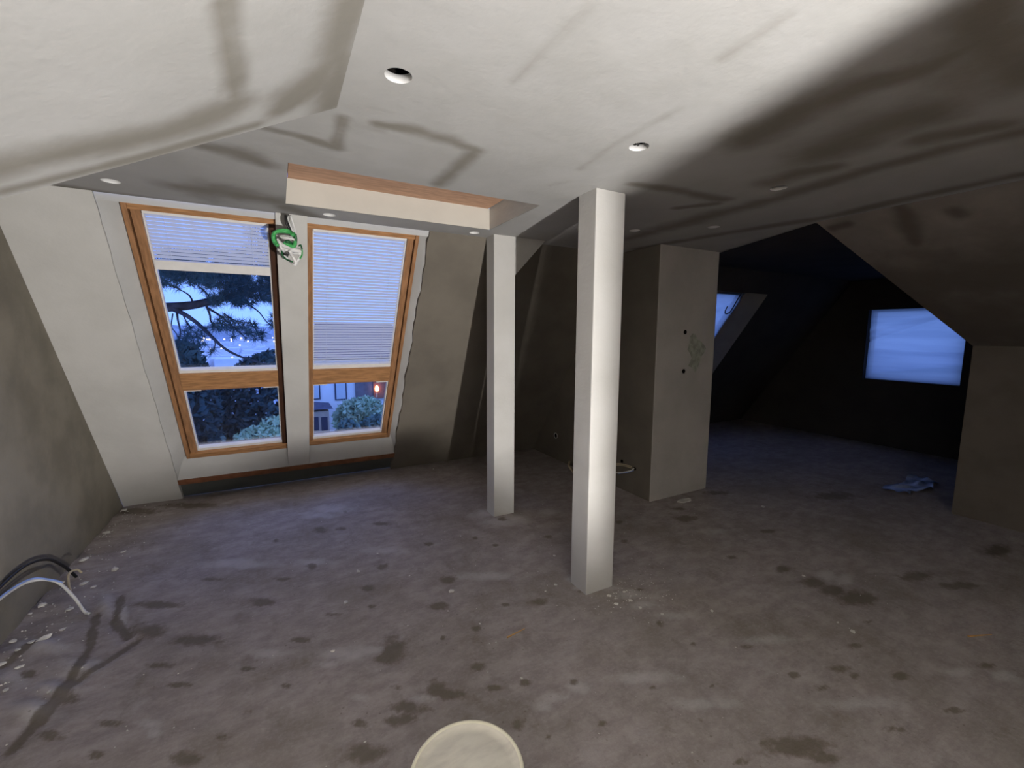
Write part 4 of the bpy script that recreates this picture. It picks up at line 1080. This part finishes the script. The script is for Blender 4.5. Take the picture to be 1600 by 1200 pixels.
def pine(trunk_x, Y, limbs, regions, holes, lab, seed, L=0.15, zbot=-10, ztop=6):
    r_ = random.Random(seed)
    tx = at(trunk_x, 520, Y).x
    root = empty('pine_tree', (tx, Y, zbot)); tag(root, lab, 'tree')
    inv = Matrix.Translation(-Vector(root.location))
    o = MB().tube([(tx, Y, zbot), (tx + .05, Y, (zbot + ztop) / 2), (tx, Y, ztop)], 0.24, 10, 0.08).build('trunk', MAT['bark'], root, smooth=True); o.matrix_parent_inverse = inv
    nb = MB()
    for pts, ra, rb in limbs:
        P = [at(x, y, Y + dy) for x, y, dy in pts]
        S = spline(P, 6)
        o = MB().tube(S, ra, 7, rb).build('branch', MAT['bark'], root, smooth=True); o.matrix_parent_inverse = inv
        if rb < 0.02:
            for k in range(3): tufts(nb, S[-1 - k * 2], 26, L, r_)
    for (x0_, x1_, y0_, y1_, n, cnt) in regions:
        k = 0
        while k < n:
            x, y = r_.uniform(x0_, x1_), r_.uniform(y0_, y1_)
            k += 1
            if any(((x - hx) / ha) ** 2 + ((y - hy) / hb) ** 2 < 1 for hx, hy, ha, hb in holes): continue
            tufts(nb, at(x, y, Y + r_.uniform(-0.9, 0.9)), cnt, L, r_, 0.2)
    me = bpy.data.meshes.new('needles'); me.from_pydata(nb.v, [], nb.f)
    o = link('needles', me, MAT['needle'], root); o.matrix_parent_inverse = inv; o['kind'] = 'stuff'


LIMBS = [([(150, 486, 0), (250, 481, 0), (300, 477, .1), (340, 468, .2), (390, 455, .3), (430, 446, .4), (446, 438, .4)], 0.085, 0.03),
         ([(268, 482, 0), (290, 492, -.1), (312, 508, -.2), (335, 530, -.3), (352, 545, -.3), (378, 558, -.4), (420, 570, -.4)], 0.038, 0.012),
         ([(276, 485, 0), (278, 500, -.1), (282, 522, -.2), (276, 540, -.2)], 0.018, 0.006),
         ([(284, 488, 0), (290, 500, 0), (298, 512, 0)], 0.012, 0.005), ([(270, 490, 0), (268, 510, 0), (276, 522, 0), (284, 540, 0)], 0.010, 0.005),
         ([(322, 476, .1), (328, 492, .1), (330, 503, .1), (340, 514, .1)], 0.020, 0.007), ([(326, 482, .1), (345, 494, 0), (358, 505, 0), (384, 528, 0)], 0.020, 0.006),
         ([(350, 490, .1), (365, 500, 0), (380, 504, 0), (398, 505, 0)], 0.012, 0.005), ([(392, 478, .2), (405, 488, .1), (418, 504, .1), (432, 512, .1)], 0.014, 0.005),
         ([(302, 474, .1), (296, 462, .2), (284, 454, .2), (268, 446, .2)], 0.016, 0.006), ([(330, 468, .1), (322, 458, .2), (310, 446, .3)], 0.012, 0.006),
         ([(250, 474, .0), (248, 462, .2), (244, 455, .3)], 0.010, 0.005), ([(335, 530, -.3), (336, 540, -.3), (330, 552, -.3)], 0.010, 0.005), ([(262, 520, -.3), (275, 545, -.3), (288, 558, -.3)], 0.012, 0.005)]
REG = [(215, 450, 392, 430, 420, 24), (380, 440, 340, 392, 60, 22), (230, 330, 420, 447, 200, 22), (325, 460, 425, 478, 620, 24), (330, 384, 496, 516, 46, 18), (286, 322, 512, 540, 40, 18), (360, 400, 506, 530, 26, 18), (424, 450, 488, 512, 30, 18),
       (234, 262, 505, 545, 20, 16), (396, 412, 518, 532, 10, 20)]
HOL = [(275, 456, 20, 12), (308, 456, 20, 11), (398, 434, 8, 6), (290, 443, 8, 5), (412, 480, 18, 10), (352, 482, 14, 9), (250, 466, 12, 6), (335, 455, 10, 7)]
pine(120, 8.5, LIMBS, REG, HOL, 'dark pine tree with long needled branches outside the left window', 11)


def conifer(name, px, Y, regions, holes, lab, seed, mat, leaf=0.09, zb=-10):
    """bushy plant made of leaf blades around a stem; regions give the crown's outline"""
    r_ = random.Random(seed)
    base = at(px, 600, Y)
    root = empty(name, (base.x, Y, zb)); tag(root, lab, 'shrub' if 'shrub' in name or 'hedge' in name else 'tree')
    inv = Matrix.Translation(-Vector(root.location))
    top = min(r[2] for r in regions)
    pt = at(px, top + 6, Y)
    o = MB().tube([(base.x, Y, zb), (base.x, Y, pt.z)], 0.09, 8, 0.02).build('stem', MAT['bark'], root); o.matrix_parent_inverse = inv
    b = MB()
    for (x0_, x1_, y0_, y1_, n, dep) in regions:
        cx_, cy_, rx, ry = (x0_ + x1_) / 2, (y0_ + y1_) / 2, (x1_ - x0_) / 2, (y1_ - y0_) / 2
        for _ in range(n):
            a, q = r_.uniform(0, 6.283), math.sqrt(r_.random())
            x, y = cx_ + rx * q * math.cos(a), cy_ + ry * q * math.sin(a)
            if any(((x - hx) / ha) ** 2 + ((y - hy) / hb) ** 2 < 1 for hx, hy, ha, hb in holes): continue
            c_ = at(x, y, Y + r_.uniform(-dep, dep) * math.sqrt(max(0.05, 1 - q * q)))
            d_ = Vector((r_.gauss(0, 1), r_.gauss(0, 1), r_.gauss(0.3, 1))).normalized()
            e_ = d_.orthogonal().normalized()
            e_.rotate(Matrix.Rotation(r_.uniform(0, 6.28), 3, d_))
            l_ = leaf * r_.uniform(0.6, 1.3)
            b.add([c_ - d_ * l_, c_ + e_ * l_ * 0.45, c_ + d_ * l_, c_ - e_ * l_ * 0.45], [(0, 1, 2, 3)])
    me = bpy.data.meshes.new('foliage'); me.from_pydata(b.v, [], b.f)
    o = link('foliage', me, MAT[mat], root); o.matrix_parent_inverse = inv; o['kind'] = 'stuff'


conifer('evergreen_tree', 300, 11.5, [(225, 345, 548, 760, 4200, 0.9), (255, 320, 535, 600, 500, 0.6)], [(333, 556, 14, 5), (300, 640, 6, 4)],
        'dark dense evergreen tree filling the lower left pane', 21, 'needle', 0.11)
conifer('evergreen_tree', 405, 12.5, [(340, 478, 556, 720, 4200, 0.9), (395, 450, 548, 600, 500, 0.5)], [(403, 612, 7, 6), (425, 578, 12, 5), (432, 628, 6, 5), (412, 566, 6, 4)],
        'dark evergreen tree behind the middle strip in the left window', 22, 'needle', 0.11)
conifer('pale_shrub', 412, 9.5, [(350, 470, 664, 770, 1400, 0.5), (395, 465, 650, 720, 600, 0.4)], [],
        'pale green leafy shrub at the bottom of the left window', 23, 'leafpale', 0.06)
YH = 45.0
conifer('leafy_shrub', 560, 34, [(520, 606, 622, 690, 2600, 1.6), (545, 600, 620, 660, 900, 1.2)], [(530, 628, 8, 6)],
        'rounded green tree in front of the white house', 24, 'leafmid', 0.22)
conifer('clipped_hedge', 535, 30, [(524, 562, 656, 720, 1500, 1.0), (555, 630, 648, 720, 1800, 1.0)], [],
        'dark blue-green clipped hedge below the rounded tree', 25, 'hedge', 0.20)
conifer('clipped_hedge', 628, 24, [(592, 680, 640, 720, 1500, 1.2)], [],
        'dark hedge at the right edge of the right window', 26, 'hedge', 0.2)

# ---- white house across the valley
hs = empty('white_house', (at(545, 680, YH).x, YH, -10)); tag(hs, 'white rendered house seen through the lower right pane', 'house')
hinv = Matrix.Translation(-Vector(hs.location))


def hp(nm, m_, px0, px1, py0, py1, dy0, dy1, par=None):
    a, c_ = at(px0, py1, YH), at(px1, py0, YH)
    o = MB().box(a.x, c_.x, YH + dy0, YH + dy1, a.z, c_.z).build(nm, MAT[m_], par or hs)
    if par is None: o.matrix_parent_inverse = hinv
    return o


hp('wall', 'render', 455, 628, 560, 700, 0, 7)
a, c_ = at(445, 560, YH), at(640, 560, YH); rg = at(545, 505, YH + 3.5)
o = MB().add([(a.x, YH - 0.6, a.z), (c_.x, YH - 0.6, a.z), (c_.x, YH + 7.6, a.z), (a.x, YH + 7.6, a.z), (a.x + 3, YH + 3.5, rg.z), (c_.x - 1.0, YH + 3.5, rg.z)],
             [(0, 1, 5, 4), (2, 3, 4, 5), (1, 2, 5), (3, 0, 4), (3, 2, 1, 0)]).build('roof', MAT['hroof'], hs); o.matrix_parent_inverse = hinv
for x0_, x1_ in ((472, 499), (523.5, 540.5)):
    f = hp('window_frame', 'hframe', x0_, x1_, 585, 625.5, -0.12, 0.05)
    hp('window_pane', 'hpane', x0_ + 2, x1_ - 2, 585, 623.5, -0.16, -0.11, f)
hp('loggia_panel', 'greyclad', 555.5, 583, 580, 623, -0.25, 0.05)
hp('loggia_panel', 'redwood', 583, 604, 580, 622, -0.35, 0.05)
l0 = at(587, 606, YH); 
o = MB().lathe([(0.001, -0.32), (0.16, -0.25), (0.20, 0), (0.12, 0.25), (0.001, 0.32)], (l0.x, YH - 0.6, l0.z), 12).build('porch_lamp', MAT['lampwarm'], hs); o.matrix_parent_inverse = hinv
hp('lamp_reflection_panel', 'tan', 586.5, 588.5, 613, 620, -0.40, -0.34)
# conservatory
cv = empty('conservatory', (at(498, 690, 41).x, 41, -10)); tag(cv, 'tan timber conservatory with dark slate roof beside the white house', 'conservatory')
cinv = Matrix.Translation(-Vector(cv.location))


def cp_(nm, m_, px0, px1, py0, py1, y0_, y1_):
    a, c_ = at(px0, py1, 41), at(px1, py0, 41)
    o = MB().box(a.x, c_.x, y0_, y1_, a.z, c_.z).build(nm, MAT[m_], cv); o.matrix_parent_inverse = cinv


cp_('wall', 'tan', 462, 514, 642, 695, 41, 44)
for x0_, x1_ in ((474, 482), (488.5, 497.5), (502.5, 511.5)):
    cp_('dark_pane', 'hdark', x0_, x1_, 651, 673, 40.93, 41.0)
a, c_ = at(456, 642, 41), at(520, 642, 41); tp = at(486, 628, 42.5)
o = MB().add([(a.x, 40.6, a.z), (c_.x, 40.6, a.z), (c_.x, 44.4, a.z), (a.x, 44.4, a.z), (tp.x - 1, 42.5, tp.z), (tp.x + 0.3, 42.5, tp.z)],
             [(0, 1, 5, 4), (2, 3, 4, 5), (1, 2, 5), (3, 0, 4), (3, 2, 1, 0)]).build('roof', MAT['hroof'], cv); o.matrix_parent_inverse = cinv
